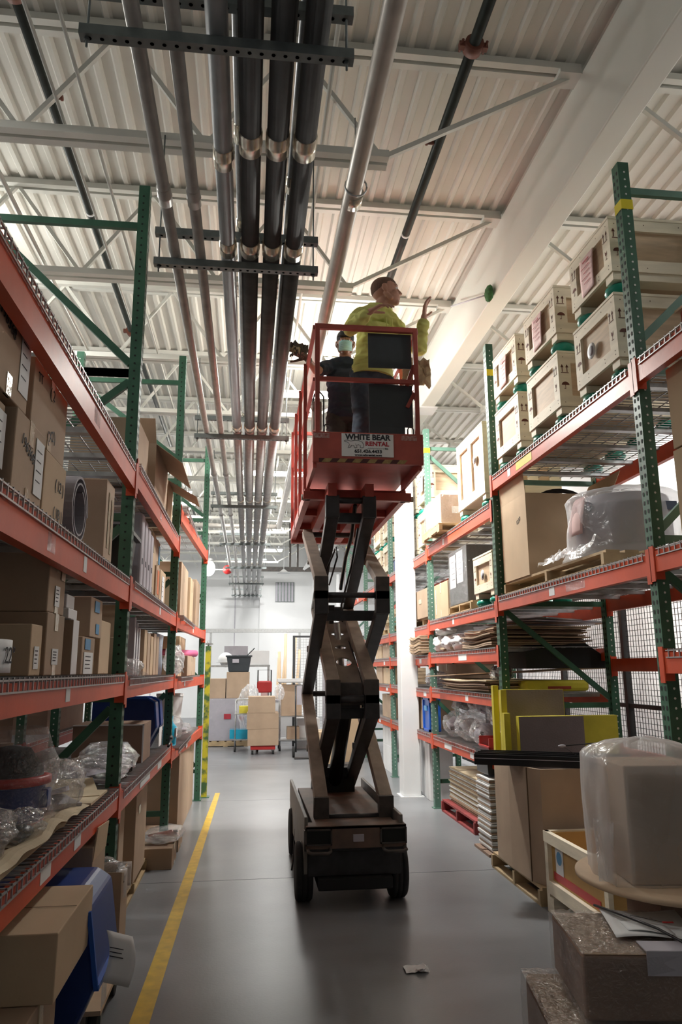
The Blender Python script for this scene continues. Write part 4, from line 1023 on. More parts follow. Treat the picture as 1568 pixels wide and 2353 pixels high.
def film_wrap(parent, a, b, h, m='film_thin', n=14, off=.012, z0=0, amp=.012, top=True, topm=None):
    """stretch wrap skin around a box of half sizes a, b and height h, in the parent's frame"""
    def side(u, v):
        per = [(-a, -b), (a, -b), (a, b), (-a, b), (-a, -b)]; k = min(3, int(u * 4)); f = u * 4 - k
        x = per[k][0] + (per[k + 1][0] - per[k][0]) * f; y = per[k][1] + (per[k + 1][1] - per[k][1]) * f
        q = noise.noise(Vector((x * 6, y * 6, v * 5 + a * 10))) * amp
        sx = off + abs(q); L_ = math.hypot(x, y) or 1
        return (x + x / (abs(a) + 1e-6) * sx, y + y / (abs(b) + 1e-6) * sx, z0 + h * v + (noise.noise(Vector((x * 9, y * 9, 2))) * .006 if v > .9 else 0))
    obj('stretch_wrap', MB().grid(side, 48, 10), m, parent)
    if top: obj('wrap_top', MB().grid(lambda u, v: ((u - .5) * 2 * (a + off), (v - .5) * 2 * (b + off), z0 + h + .006 + abs(noise.noise(Vector((u * (7 if not topm else 14), v * (7 if not topm else 14), a)))) * amp), 14 if not topm else 34, 14 if not topm else 34, not topm), topm or m, parent)
def bag(label, c, r, m='film', seed=0.0, name='plastic_bag', inner=None, cat='bag', tail=None, group=None, parent_only=False, flat=.0):
    """crinkled plastic bag: faceted blob with a flattened base, plus what shows inside"""
    t = thing(name, label, cat, c, 0, group)
    def fn(d):
        q = d * 2.2 + Vector((seed, seed * 1.7, 3.1)); return 1 + .22 * noise.noise(q) - .20 * abs(noise.noise(q * 2.3)) + .10 * abs(noise.noise(q * 5.1))
    b = MB().ell((0, 0, r[2]), r, None, 34, 22, fn)
    b.v = [(x, y, max(z, .0015 + .01 * abs(noise.noise(Vector((x * 20, y * 20, 1)))))) for x, y, z in b.v]
    if tail:
        tx, ty, tz, tr = tail
        b.grid(lambda u, v: (tx * v + tr * (u - .5) * v + noise.noise(Vector((u * 4, v * 3, seed))) * .03, ty * v + tr * .5 * (u - .5) * v, r[2] * 1.5 + tz * v + noise.noise(Vector((u * 5, v * 4, seed + 4))) * .03), 12, 10)
    if m != 'white': b.sm = [False] * len(b.sm)
    obj('film_skin', b, m, t)
    if inner:
        for k, (sh, col, dx, dy, dz, sx, sy, sz) in enumerate(inner):
            g = MB()
            if sh == 'box': g.box(-sx, sx, -sy, sy, -sz, sz, Matrix.Translation((dx, dy, dz)) @ Euler((jit(.3), jit(.3), jit(.6))).to_matrix().to_4x4())
            elif sh == 'fbox': g.box(-sx, sx, -sy, sy, -sz, sz, Matrix.Translation((dx, dy, dz)))
            elif sh == 'roll': g.tube((dx - sx, dy, dz), (dx + sx, dy, dz), sy, 16)
            else: g.ell((dx, dy, dz), (sx, sy, sz), None, 16, 10, lambda d: 1 + .2 * noise.noise(d * 3 + Vector((k, seed, 0))))
            obj('contents', g, col, t)
    return t
def arrow2(b, F, u, w, s):
    """pair of up arrows over a bar, map F(u, w) -> point, size s"""
    for du in (-.28, .28):
        b.add([F(u + (du - .05) * s, w - .3 * s), F(u + (du + .05) * s, w - .3 * s), F(u + (du + .05) * s, w + .35 * s), F(u + (du - .05) * s, w + .35 * s)], [(0, 1, 2, 3)])
        b.add([F(u + (du - .18) * s, w + .25 * s), F(u + (du + .18) * s, w + .25 * s), F(u + du * s, w + .62 * s)], [(0, 1, 2)])
    b.add([F(u - .45 * s, w - .42 * s), F(u + .45 * s, w - .42 * s), F(u + .45 * s, w - .34 * s), F(u - .45 * s, w - .34 * s)], [(0, 1, 2, 3)])
def umbrella(b, F, u, w, s):
    n = 10; pts = [F(u + .45 * s * math.cos(PI * k / n), w + .38 * s * math.sin(PI * k / n)) for k in range(n + 1)]
    b.add(pts, [tuple(range(n + 1))])
    b.add([F(u - .03 * s, w - .42 * s), F(u + .03 * s, w - .42 * s), F(u + .03 * s, w), F(u - .03 * s, w)], [(0, 1, 2, 3)])
    b.add([F(u - .16 * s, w - .46 * s), F(u + .03 * s, w - .46 * s), F(u + .03 * s, w - .38 * s), F(u - .16 * s, w - .38 * s)], [(0, 1, 2, 3)])
def goblet(b, F, u, w, s):
    b.add([F(u - .2 * s, w + .45 * s), F(u - .17 * s, w + .05 * s), F(u, w - .1 * s), F(u + .17 * s, w + .05 * s), F(u + .2 * s, w + .45 * s), F(u + .05 * s, w + .2 * s)], [(0, 1, 2, 3, 4, 5)])
    b.add([F(u - .03 * s, w - .4 * s), F(u + .03 * s, w - .4 * s), F(u + .03 * s, w - .05 * s), F(u - .03 * s, w - .05 * s)], [(0, 1, 2, 3)])
    b.add([F(u - .17 * s, w - .45 * s), F(u + .17 * s, w - .45 * s), F(u + .17 * s, w - .38 * s), F(u - .17 * s, w - .38 * s)], [(0, 1, 2, 3)])
def crate(label, x0, x1, y0, y1, z0, h, feet=True, sheet=None, disc=None, group='stencilled wooden crates on the right rack', fh=.055, bw=.075, num=None, two=False, mark=True):
    """plywood crate: recessed panels in a board frame, skids, round green spring feet, stencils"""
    t = thing('wooden_crate', label, 'crate', ((x0 + x1) / 2, (y0 + y1) / 2, z0), 0, group)
    a, b = (x1 - x0) / 2, (y1 - y0) / 2; zb = 0
    if feet:
        for fx_ in (-a + .085, a - .085):
            for fy_ in (-b + .09, b - .09):
                obj('spring_foot', MB().lathe([(.02, .0), (.065, .006), (.09, .032), (.086, .06), (.06, .078), (.05, .085)], (fx_, fy_, 0), 20), 'teal', t)
        zb = .085
    for yy in (-b + .06, b - .06): obj('skid', MB().box(-a + .01, a - .01, yy - .05, yy + .05, zb, zb + fh), 'board', t, bevel=.003)
    z = zb + fh; d = .02
    obj('plywood_box', MB().box(-a + d, a - d, -b + d, b - d, z + .003, h - .02), 'ply', t)
    obj('lid', MB().box(-a - .004, a + .004, -b - .004, b + .004, h - .02, h), 'board', t, bevel=.003)
    zt = h - .0205
    def bd(X0, X1, Y0, Y1, Z0, Z1): obj('board', MB().box(X0, X1, Y0, Y1, Z0, Z1), 'board', t)
    for xs_ in ((-a, -a + d),):     # aisle side
        bd(*xs_, -b + d, b - d, zt - bw, zt); bd(*xs_, -b + d, b - d, z, z + bw * 1.1)
        bd(*xs_, -b + d, -b + d + bw, z + bw * 1.1, zt - bw); bd(*xs_, b - d - bw, b - d, z + bw * 1.1, zt - bw)
        if two: bd(*xs_, -bw * .6, bw * .6, z + bw * 1.1, zt - bw)
    for ys_ in ((-b, -b + d), (b - d, b)):
        bd(-a, a, *ys_, zt - bw, zt); bd(-a, a, *ys_, z, z + bw * 1.1)
        bd(-a, -a + bw * 1.3, *ys_, z + bw * 1.1, zt - bw); bd(a - bw * 1.3, a, *ys_, z + bw * 1.1, zt - bw); bd(-bw * .6 + .1, bw * .6 + .1, *ys_, z + bw * 1.1, zt - bw)
    if mark:
        k = MB(); e = .0012
        FXm = lambda u, w: (-a - e, -u, w); FYm = lambda u, w: (u, -b - e, w)
        hm = (z + h) / 2; s = bw * .9
        arrow2(k, FXm, -(-b + d + bw / 2), hm + s * 1.0, s); goblet(k, FXm, -(-b + d + bw / 2), hm - s * .8, s)
        arrow2(k, FXm, -(b - d - bw / 2), hm + s * 1.0, s); umbrella(k, FXm, -(b - d - bw / 2), hm - s * .8, s)
        arrow2(k, FYm, -a + bw * .65, hm + s * 1.0, s); umbrella(k, FYm, -a + bw * .65, hm - s * .8, s)
        obj('stencil_marks', k, 'brownink', t, kind='stuff')
        nl = MB()
        for yy in (-b + .04, -b * .4, b * .4, b - .04):
            for zz in (z + .03, z + .055, zt - .03): nl.box(-a - .001, -a + .001, yy - .003, yy + .003, zz - .003, zz + .003)
        for xx in (-a + .04, -a * .5, 0, a * .5):
            for zz in (z + .03, zt - .03): nl.box(xx - .003, xx + .003, -b - .001, -b + .001, zz - .003, zz + .003)
        obj('nail_heads', nl, 'seam', t, kind='stuff')
    if sheet:
        yy, zz, w, hh, m2 = sheet
        sh = obj('paper_sheet', MB().grid(lambda u, v: (-a - .004 - .006 * math.sin(v * 3) - .012 * u * (1 - v), yy - (u - .5) * w, zz + (v - .5) * hh), 8, 8), m2, t, solid=.001)
        g = MB()
        for q in range(5): g.box(-a - .021, -a - .0195, yy - w * .3, yy + w * (.15 + .15 * (q % 2)), zz + hh * (.3 - .14 * q), zz + hh * (.3 - .14 * q) + .004 + (.008 if q == 0 else 0))
        obj('printed_lines', g, 'redink' if m2 == 'pink' else 'ink', sh)
    if disc:
        yy, zz, r = disc
        k = MB().lathe([(.001, -a - .004), (r, -a - .004), (r, -a)], (0, yy, zz), 20, 'x'); obj('round_sticker', k, 'white', t)
        obj('sticker_centre', MB().lathe([(.001, -a - .006), (r * .62, -a - .006), (r * .62, -a)], (0, yy, zz), 20, 'x'), 'foam', t)
    if num: text('stencil_number', num, .06, 'ink', t, Vector((a * .55, -b - .002, z + bw * .5)), FY, .001)
    return t

# ================================================================ GOODS: left rack
g1 = 'cartons on the left rack'
XA = -.76
def lc(label, y0, y1, z0, z1, m='card', d=.5, xf=XA, **k):
    return carton(label, xf - d, xf, y0, y1, z0, z1, m, 1, **k)
s = 2.134
lc('brown carton at the left edge, lower stack, with a white sheet at its corner', 1.92, 2.33, s, 2.42, 'card', .5, -.78, lab=(.9, .6, .1, .18, 'paper'))
lc('carton marked 196368 with a white sheet, lower one of the near pair', 2.37, 2.70, s + .001, 2.435, 'card', .42, -.755, lab=(.82, .55, .10, .2, 'paper'), marks=[('196368', .055, .42, .66, -.25)])
lc('carton marked 196368 with a white sheet, topmost at the left edge', 2.12, 2.50, 2.45, 2.77, 'card', .42, -.77, lab=(.85, .5, .10, .22, 'paper'), marks=[('196368', .055, .35, .7, -.2)])
lc('brown carton with circled marks under the taped carton', 2.76, 3.07, s + .001, 2.41, 'card3', .45, -.765, tape=False, marks=[('( 12 )', .06, .7, .65, 0), ('( 1B )', .06, .7, .25, 0)])
lc('shiny taped brown carton on top, marked TT 2 and X2', 2.58, 3.06, 2.42, 2.70, 'card', .45, -.775, marks=[('TT', .05, .15, .8, .1), ('( 2', .06, .5, .8, 0), ('(X2)', .06, .55, .22, .3)])
lc('small plain carton behind the taped ones on the second shelf', 3.2, 3.5, s + .001, 2.48, 'card', .3, -1.15)
t = thing('foam_roll', 'rolled grey foam sheet lying on the second left shelf', 'roll', (-1.02, 3.38, s + .002))
sp = []
for k in range(64):
    a = k * .22; r = .165 - a * .0046; sp.append((0, r * math.cos(a) * 1.0, .17 + r * math.sin(a) * 1.0))
b = MB(); n = len(sp); th = .009
inn = [(0, y * (1 - th / .12), .17 + (z - .17) * (1 - th / .12)) for _, y, z in sp]
b.add([(-.3, y, z) for _, y, z in sp] + [(.25, y, z) for _, y, z in sp] + [(-.3, y, z) for _, y, z in inn] + [(.25, y, z) for _, y, z in inn],
      [(i, i + 1, n + i + 1, n + i) for i in range(n - 1)] + [(2 * n + i, 3 * n + i, 3 * n + i + 1, 2 * n + i + 1) for i in range(n - 1)] + [(n + i, n + i + 1, 3 * n + i + 1, 3 * n + i) for i in range(n - 1)])
obj('foam_sheet', b, 'foam', t)
obj('loose_flap', MB().box(-.3, .23, -.2, .05, .0, .012).box(-.3, .22, -.25, -.235, .012, .2), 'foam', t)
lc('tall thin brown carton beside the grey foam roll', 3.93, 4.16, s + .001, 2.60, 'card', .45, -.765, tape=False, lab=[(.35, .55, .03, .3, 'tape'), (.7, .5, .03, .3, 'tape')])
t = thing('storage_bin', 'black storage bin in shadow beside the second left upright', 'bin', (-1.08, 4.86, s + .001))
obj('body', MB().prism([(-.26, -.20, 0), (.26, -.20, 0), (.30, -.25, .32), (-.30, -.25, .32)], (0, .5, 0)), 'black', t, bevel=.006); obj('rim', MB().box(-.33, .33, -.28, .28, .32, .345), 'black', t)
for k in range(4):
    t = thing('foam_board', 'lilac grey foam board standing on edge, %s of the four in the second bay' % ['nearest', 'second', 'third', 'farthest'][k], 'board', (-1.03, 5.30 + k * .17, s + .001), 0, 'foam boards on the left rack')
    obj('sheet', MB().box(-.27, .27, -.07, .07, 0, .56 - .02 * k), 'foam_light', t, bevel=.02)
    obj('edge_mark', MB().box(.2705, .272, -.02, .015, .2, .24), 'ink', t)
text('handwriting', '27', .06, 'ink', None, Vector((-.9, 5.228, 2.22)), FY)
o = bpy.data.objects['handwriting'] if 'handwriting' in bpy.data.objects else None
for o in list(bpy.data.objects):
    if o.name.startswith('handwriting') and o.parent is None:
        o.parent = bpy.data.objects['foam_board']; o.location = -Vector((-1.03, 5.30, s + .001)) + Vector((0, 0, 0))
lc('narrow tan carton behind the foam boards', 6.02, 6.22, s + .001, 2.70, 'card3', .45, -.79)
lc('brown carton with a bright orange note', 6.26, 6.5, s + .001, 2.46, 'card', .45, -.78, lab=(.55, .6, .12, .2, 'orangepaper'), tape=False)
lc('small carton tilted on top of the orange-noted one', 6.30, 6.62, 2.47, 2.70, 'card', .35, -.80, lab=(.8, .5, .08, .16, 'bluetape'))
lc('brown carton with a white sheet by the third left upright', 6.55, 6.95, s + .001, 2.47, 'card3', .45, -.78, lab=(.5, .5, .16, .24, 'paper'), tape=False)
lc('tan carton just past the third left upright on the second shelf', 7.28, 7.52, 2.12, 2.43, 'card3', .45, -.75)
lc('low tan carton beside it, deeper on the second shelf', 7.58, 7.8, 2.12, 2.40, 'card', .45, -.76)
lc('tall wrapped carton with rounded corners in the third bay', 7.85, 8.7, 2.12, 2.72, 'card', .5, -.72, seam=False)
lc('medium taped carton stacked behind the tall wrapped one', 8.72, 9.2, 2.12, 2.66, 'card3', .5, -.69)
lc('tall carton at the far end of the second left shelf', 9.25, 9.9, 2.12, 2.70, 'card2', .5, -.66)
lc('wide brown carton added to block light behind the third bay, second shelf', 7.4, 9.7, 2.12, 2.86, 'card', .35, -1.3, tape=False)  # added filler, blocks light at the back of the shelf
# top shelf
s = 2.859
lc('brown carton behind the second upright on the top left shelf', 5.05, 5.60, s, 3.33, 'card', .45, -.80, tape=False)
t = lc('large opened carton with loose flaps, top left shelf', 5.75, 6.60, s, 3.36, 'card', .5, -.76, open_=True)
flaps(t, .25, .425, .50, 'card', [('+x', 2.2, .26), ('-y', .5, .2), ('-x', -.2, .18), ('+y', .8, .2)])
obj('paper_label', MB().box(-.15, .02, -.4285, -.4265, .30, .42), 'paper', t); obj('paper_label', MB().box(.02, .09, -.4285, -.4265, .24, .26), 'paper', t)
t = lc('opened carton with a drooping flap near the third left upright', 6.68, 7.10, s, 3.30, 'card3', .5, -.76, open_=True)
flaps(t, .25, .21, .44, 'card', [('+x', 2.1, .3), ('-y', 2.3, .2)])
lc('brown carton far along the top left shelf', 7.6, 8.4, 3.18, 3.48, 'card', .6, -.9)
# third shelf
s = 1.584
lc('dark brown carton, top of the stack above the third shelf bag', 2.92, 3.17, 1.822, 2.045, 'card2', .55, -.76, lab=[(.5, .3, .07, .08, 'paper'), (.8, .75, .06, .06, 'tape')])
lc('dark brown carton under another, with a shipping label', 2.92, 3.18, s + .001, 1.820, 'card2', .55, -.755, lab=[(.5, .3, .09, .06, 'paper')])
lc('small tan carton with a white label beside the bag marked 22', 2.74, 2.88, s + .001, 1.765, 'card3', .45, -.76, lab=(.5, .35, .06, .08, 'paper'), tape=False)
bag('clear bag with a note marked 22 at the left edge of the third shelf', (-.92, 2.47, s + .002), (.15, .17, .075), 'film', 3.2, inner=[('ell', 'black', .02, 0, .04, .08, .07, .03)])
t = thing('note_card', 'white paper note reading 22° lying on the clear bag', 'note', (-.745, 2.40, s + .012)); obj('sheet', MB().grid(lambda u, v: (.0 + .015 * math.sin(u * 3), (u - .5) * .16, v * .10), 8, 4), 'paper', t, solid=.001)
text('handwriting', '22°', .07, 'ink', t, Vector((.019, .01, .05)), FXp)
t = thing('white_box', 'tall slim white box standing by the dark cartons on the third shelf', 'box', (-.98, 3.42, s + .002)); obj('body', MB().box(-.22, .22, -.055, .055, 0, .235), 'white', t, bevel=.003); obj('back_panel', MB().box(-.22, .2185, -.0565, -.055, 0, .233), 'card2', t)
carton('lower of two small white boxes on the third left shelf', -1.0, -.77, 3.30, 3.46, 1.822, 1.865, 'white', 1, tape=False, warp=.001)
carton('upper of two small white boxes on the third left shelf', -1.0, -.78, 3.30, 3.44, 1.868, 1.925, 'white', 1, tape=False, warp=.001)
lc('brown carton with two blue tape patches, upper of the pair', 3.70, 3.98, 1.762, 1.955, 'card', .40, -.76, lab=[(.5, .78, .11, .055, 'bluetape'), (.6, .22, .08, .05, 'bluetape')], tape=False)
lc('white-faced carton with a blue tape patch, lower of the pair', 3.58, 3.86, s + .001, 1.760, 'card2', .40, -.765, lab=[(.5, .3, .2, .10, 'paper'), (.4, .8, .12, .05, 'bluetape')], tape=False)
lc('tall yellowish carton just before the second left upright', 4.02, 4.30, s + .001, 1.86, 'card3', .40, -.77, tape=False)
s = 1.564
lc('small high carton behind the second upright on the third shelf', 4.72, 5.00, 1.80, 2.0, 'card', .45, -.78, lab=(.75, .35, .06, .05, 'paper'))
lc('dark carton supporting the small high one on the third shelf', 4.62, 5.02, s + .001, 1.798, 'card2', .5, -.80)
bag('clear film bag spilling over the third shelf edge', (-.80, 4.88, s + .002), (.14, .24, .06), 'film', 7.7, tail=(.12, .18, -.12, .2))
for k in range(3):
    t = thing('white_board', 'white panel on edge on the third left shelf, %s of three' % ['nearest', 'middle', 'farthest'][k], 'board', (-.99, 5.35 + k * .11, s + .002), 0, 'white panels on the third left shelf')
    obj('sheet', MB().box(-.2, .2, -.03, .03, 0, .40 - .03 * k), 'foam_light', t, bevel=.004); obj('edge_strip', MB().box(.2005, .2015, -.025, .025, .01, .33), 'white', t)
for k in range(5):
    lc('upright tan carton on the third left shelf, %s of a row of five' % ['first', 'second', 'third', 'fourth', 'fifth'][k], 5.68 + k * .19, 5.84 + k * .19, s + .001, 1.90 - .015 * (k % 3), ['card3', 'card', 'card3', 'card', 'card2'][k], .40, -.77, tape=False)
t = thing('bubble_roll', 'roll of pale blue bubble wrap standing by the third left upright', 'roll', (-.86, 6.82, s + .002)); obj('roll', MB().lathe([(.05, 0), (.095, .0), (.10, .1), (.093, .2), (.10, .34), (.05, .36)], n=24), film('film_blue', (.55, .68, .85), .3, .15, 22, .8, .7), t); obj('core', MB().lathe([(.03, 0), (.03, .35)]), 'card', t)
s = 1.544
bag('white foam bag drooping over the third shelf past the third upright', (-.72, 7.42, s + .002), (.10, .2, .15), 'film_milky', 1.3, tail=(.04, .05, -.18, .12))
lc('small stepped tan carton on the third left shelf, third bay', 7.66, 8.05, s, 1.68, 'card3', .4, -.70)
lc('open tan carton with pink foam on top at the far end of the third shelf', 8.3, 9.5, s, 1.76, 'card', .45, -.66)
t = thing('pink_foam', 'roll of pink foam lying across the far tan carton', 'roll', (-.86, 8.9, 1.80)); obj('roll', MB().tube((-.2, -.3, 0), (.22, .3, 0), .04, 12), 'hotpink', t); obj('core', MB().tube((-.21, -.315, 0), (.23, .315, 0), .015, 8), 'card', t)
lc('opened small carton on top of the far tan carton', 8.6, 9.4, 1.84, 1.98, 'card3', .3, -.78, open_=True)
# fourth shelf
s = .974
t = thing('paper_liner', 'creased cream packing paper spread along the lowest left shelf', 'paper', (-.9, 3.05, s + .002))
obj('sheet', MB().grid(lambda u, v: ((v - .5) * .34, (u - .5) * 1.5, .012 + abs(noise.noise(Vector((u * 6, v * 4, 2)))) * .035 - .02 * max(0, v - .85)), 40, 12, False), 'kraft', t, solid=.001)
obj('folded_edge', MB().grid(lambda u, v: (.10 + v * .10 + noise.noise(Vector((u * 5, v, 6))) * .02, -.72 + u * 1.1, .03 + .03 * math.sin(v * 2.6) + abs(noise.noise(Vector((u * 5, 3, 2)))) * .03), 30, 6, False), 'kraft', t, solid=.001)
t = thing('vacuum_drum', 'blue and red shop vacuum drum wrapped in clear plastic on the lowest shelf', 'vacuum', (-.92, 3.18, s + .03))
obj('drum', MB().lathe([(.115, 0), (.12, .02), (.135, .16), (.14, .165)], n=28), 'blue', t); obj('red_foot', MB().lathe([(.13, -.02), (.14, 0), (.135, .03), (.11, .03)], n=28), 'red', t)
obj('red_rim', MB().lathe([(.135, .165), (.155, .17), (.155, .195), (.13, .2)], n=28), 'red', t); obj('motor_head', MB().lathe([(.125, .2), (.12, .23), (.09, .27), (.07, .30), (.02, .31)], n=24), 'blackmatte', t)
obj('latch', MB().box(.11, .155, -.03, .03, .08, .15), 'blue', t, bevel=.006)
def dr(u, v):
    a = u * 2 * PI; r = .165 + .02 * noise.noise(Vector((math.cos(a) * 2, math.sin(a) * 2, v * 4))) - .07 * max(0, v - .7) * 2
    return (r * math.cos(a), r * math.sin(a), -.02 + v * .40)
obj('plastic_cover', MB().grid(dr, 36, 16), 'film_thin', t)
bag('clear bag of parts leaning right of the blue vacuum drum', (-.86, 3.66, s + .002), (.13, .20, .115), 'film', 5.1, inner=[('box', 'foam', 0, 0, .05, .06, .12, .012), ('box', 'foam_light', 0, .03, .09, .05, .1, .01)], tail=(.03, .16, .05, .2))
bag('large clear bag of white parts at the left edge of the lowest shelf', (-.88, 2.62, s + .03), (.15, .22, .09), 'film', 9.4, inner=[('ell', 'pale', 0, .02, .06, .08, .07, .03), ('box', 'foam', .03, -.08, .07, .05, .07, .02)])
bag('clear bag with a black part in front of the vacuum drum', (-.80, 2.92, s + .03), (.09, .13, .06), 'film', 2.2, inner=[('ell', 'black', 0, 0, .04, .05, .05, .025)])
t = thing('paper_sheet', 'flat brown paper sheets stacked before the second upright on the lowest shelf', 'paper', (-.88, 4.05, s + .002)); obj('sheet', MB().box(-.15, .15, -.22, .2, 0, .012), 'kraft', t); obj('upper_sheet', MB().box(-.13, .14, -.05, .3, .0125, .022, Euler((.12, 0, .3)).to_matrix().to_4x4()), 'kraft', t)
lc('dark brown carton added deep in the lowest shelf to block light', 3.3, 4.3, s, 1.36, 'card_dark', .4, -1.25)  # this and the next are added fillers that keep the shelf back dark
lc('long dark carton added to darken the back of the lowest shelf', 2.1, 3.2, s, 1.33, 'card_dark', .35, -1.35)
t = thing('wrapped_post', 'short cardboard tube standing behind the vacuum drum', 'tube', (-1.12, 3.75, s)); obj('tube', MB().tube((0, 0, 0), (0, 0, .30), .035, 16), 'card2', t); obj('end_rim', MB().lathe([(.036, .29), (.038, .30), (.02, .302)]), 'card', t)
s = .944
for k, (y, m2) in enumerate([(4.75, 'foam_light'), (4.98, 'foam'), (5.22, 'white')]):
    bag(['clear bag of flat silver parts just past the second upright', 'clear bag of grey sheets, middle of the lowest shelf', 'clear bag of white sheets before the dark crate, lowest shelf'][k], (-.90, y, s + .002), (.19, .15, .06 + .01 * k), 'film', 4.4 + k, inner=[('box', m2, 0, 0, .05, .14, .1, .008), ('box', 'black', 0, .02, .025, .13, .09, .012)])
t = thing('document_pouch', 'flat plastic pouches stacked upright on the lowest shelf', 'pouch', (-.95, 5.50, s + .002)); obj('sheet', MB().box(-.15, .15, -.1, .1, 0, .05).box(-.12, .16, -.09, .12, .051, .08), 'foam_light', t); obj('film_skin', MB().ell((0, 0, .08), (.2, .17, .1), fn=lambda d: 1 + .15 * noise.noise(d * 3)), 'film', t)
t = thing('crate_box', 'dark wooden box with a pale rim and stencilled side, lowest left shelf', 'box', (-1.0, 6.0, s + .002))
obj('body', MB().box(-.26, .24, -.22, .22, 0, .27), 'card_dark', t); obj('white_rim', MB().box(-.26, .245, -.226, -.22, .262, .27).box(.235, .245, -.226, -.22, 0, .27), 'white', t); obj('stencil', MB().box(-.16, .12, -.2225, -.22, .06, .11), 'foam', t)
for k in range(2):
    t = thing('blue_bin', 'tall dark blue plastic bin, %s of the pair beyond the second upright' % ['nearer', 'farther'][k], 'bin', (-.98, 6.52 + k * .30, s + .002), 0, 'blue bins on the lowest left shelf')
    obj('shell', MB().prism([(-.28, -.11, 0), (.14, -.11, 0), (.24, -.11, .20), (.22, -.11, .40), (.16, -.11, .43), (-.28, -.11, .43)], (0, .22, 0)), 'blue', t, bevel=.012)
    obj('rim', MB().bar((.24, -.12, .20), (.22, -.12, .40), .012, .012).bar((.22, -.12, .40), (.16, -.12, .435), .012, .012).bar((.16, -.12, .435), (-.28, -.12, .435), .012, .012), 'blue2', t)
    if k: obj('paper_label', MB().box(.226, .229, -.09, .09, .02, .30), 'paper', t)
t = thing('spray_bottle', 'bright cyan plastic bottle on the lowest shelf past the blue bins', 'bottle', (-.74, 7.5, .905)); obj('bottle', MB().lathe([(.06, 0), (.065, .02), (.065, .17), (.03, .21), (.025, .24)], n=20), 'cyan', t); obj('cap', MB().lathe([(.028, .24), (.028, .27)], n=14), 'cyan', t); obj('paper_label', MB().box(.02, .0665, -.04, .04, .08, .16), 'white', t)
bag('clear bag bulging beside the cyan bottle', (-.78, 7.95, .905), (.13, .22, .13), 'film', 6.6, inner=[('ell', 'foam_light', 0, 0, .1, .08, .1, .05)])
bag('clear bag of small parts at the far end of the lowest left shelf', (-.74, 8.8, .905), (.12, .3, .06), 'film', 8.6, inner=[('ell', 'foam', 0, 0, .05, .07, .1, .03)])
t = thing('white_tube', 'white plastic bucket standing far along the lowest left shelf', 'bucket', (-.92, 9.2, .905)); obj('shell', MB().lathe([(.12, 0), (.15, .38), (.155, .4)], n=22), 'white', t); obj('lid', MB().lathe([(.16, .4), (.16, .43), (.02, .435)], n=22), 'white', t)
t = thing('black_part', 'small black bracket at the shelf edge under the blue bins', 'bracket', (-.69, 7.05, .95)); obj('arm', MB().path([(0, -.12, 0), (0, 0, .02), (0, .08, .06)], .012, 8), 'black', t); obj('foot', MB().ell((0, .08, .05), (.02, .05, .03)), 'black', t)
# floor, left
carton('big brown carton on top of the lower one at the bottom left', -1.20, -.575, 2.62, 3.17, .60, .80, 'card3', 1, tape=False, warp=.002)
carton('large carton with clear film at the bottom left corner', -1.15, -.62, 2.45, 2.86, .10, .598, 'card2', 1, warp=.003)
pallet('wooden pallet under the cartons at the bottom left', -1.2, -.60, 2.4, 3.3, 0.0, along='y', h=.098)
carton('dark carton added to block light at the left bottom edge', -1.7, -1.22, 2.3, 3.1, .0, .60, 'card_dark', 1)  # added dark filler, blocks light under the rack
t = thing('blue_bin', 'large dark blue bin with a white hanging tag beside the big carton', 'bin', (-.90, 3.02, .10))
obj('shell', MB().prism([(-.2, -.12, 0), (.16, -.12, 0), (.32, -.12, .36), (.28, -.12, .62), (.22, -.12, .66), (-.2, -.12, .66)], (0, .5, 0)), 'blue', t, bevel=.015)
t.location = (-.86, 3.24, .10)
obj('rim', MB().bar((.325, -.13, .36), (.285, -.13, .62), .016, .016).bar((.325, -.13, .36), (.325, .39, .36), .02, .02), 'blue2', t)
tg = obj('hanging_tag', MB().grid(lambda u, v: (.333 + u * .09 + .02 * math.sin(v * 3), -.06 + u * .07 + v * .03, .44 - u * .05 + (v - .5) * .17), 5, 6), 'paper', t, solid=.001)
obj('printed_lines', MB().bar((.355, -.05, .47), (.40, -.015, .447), .003, .003).bar((.355, -.05, .455), (.395, -.02, .435), .003, .003).bar((.355, -.05, .44), (.40, -.015, .417), .003, .003), 'ink', tg)
obj('tape_patch', MB().box(.324, .3265, .0, .1, .24, .34), 'film', t)
def caster(x, y, label, r=.045):
    t = thing('cart', label, 'cart', (x - .30, y, 0))
    obj('platform', MB().box(-.33, .30, -.3, .3, .115, .135), 'ply', t)
    for yy in (-.22, .22):
        f = obj('caster', MB().tube((.24, yy - .0, r), (.28, yy, r), r, 18), 'rubber', t); obj('fork', MB().box(.228, .24, yy - .02, yy + .02, r, .115).box(.28, .292, yy - .02, yy + .02, r, .115), 'galv_dark', f)
        obj('caster', MB().tube((-.28, yy, r), (-.24, yy, r), r, 18), 'rubber', t)
caster(-.62, 4.05, 'low wheeled dolly under the tall cartons, near the blue bin', .055)
t = carton('tall brown carton on the dolly with its flap raised', -1.15, -.70, 3.80, 4.12, .137, .80, 'card', 1, tape=False, seam=False, lab=(.5, .3, .08, .1, 'tape'))
obj('raised_flap', MB().prism([(.226, -.16, .6), (.226, .16, .6), (.235, .16, .72), (.235, -.12, .74)], (-.006, 0, 0)), 'card3', t)
t = carton('tall open carton with a clear plastic liner hanging out', -.98, -.62, 4.16, 4.38, .137, .60, 'card', 1, open_=True, tape=False)
obj('liner', MB().grid(lambda u, v: (.15 + .035 * math.sin(u * 9) * .3 + (.04 if v > .4 else 0), (u - .5) * .22, .46 + .05 * math.sin(v * PI) - v * .12 + noise.noise(Vector((u * 6, v * 6, 3))) * .03), 16, 12), 'film_milky', t)
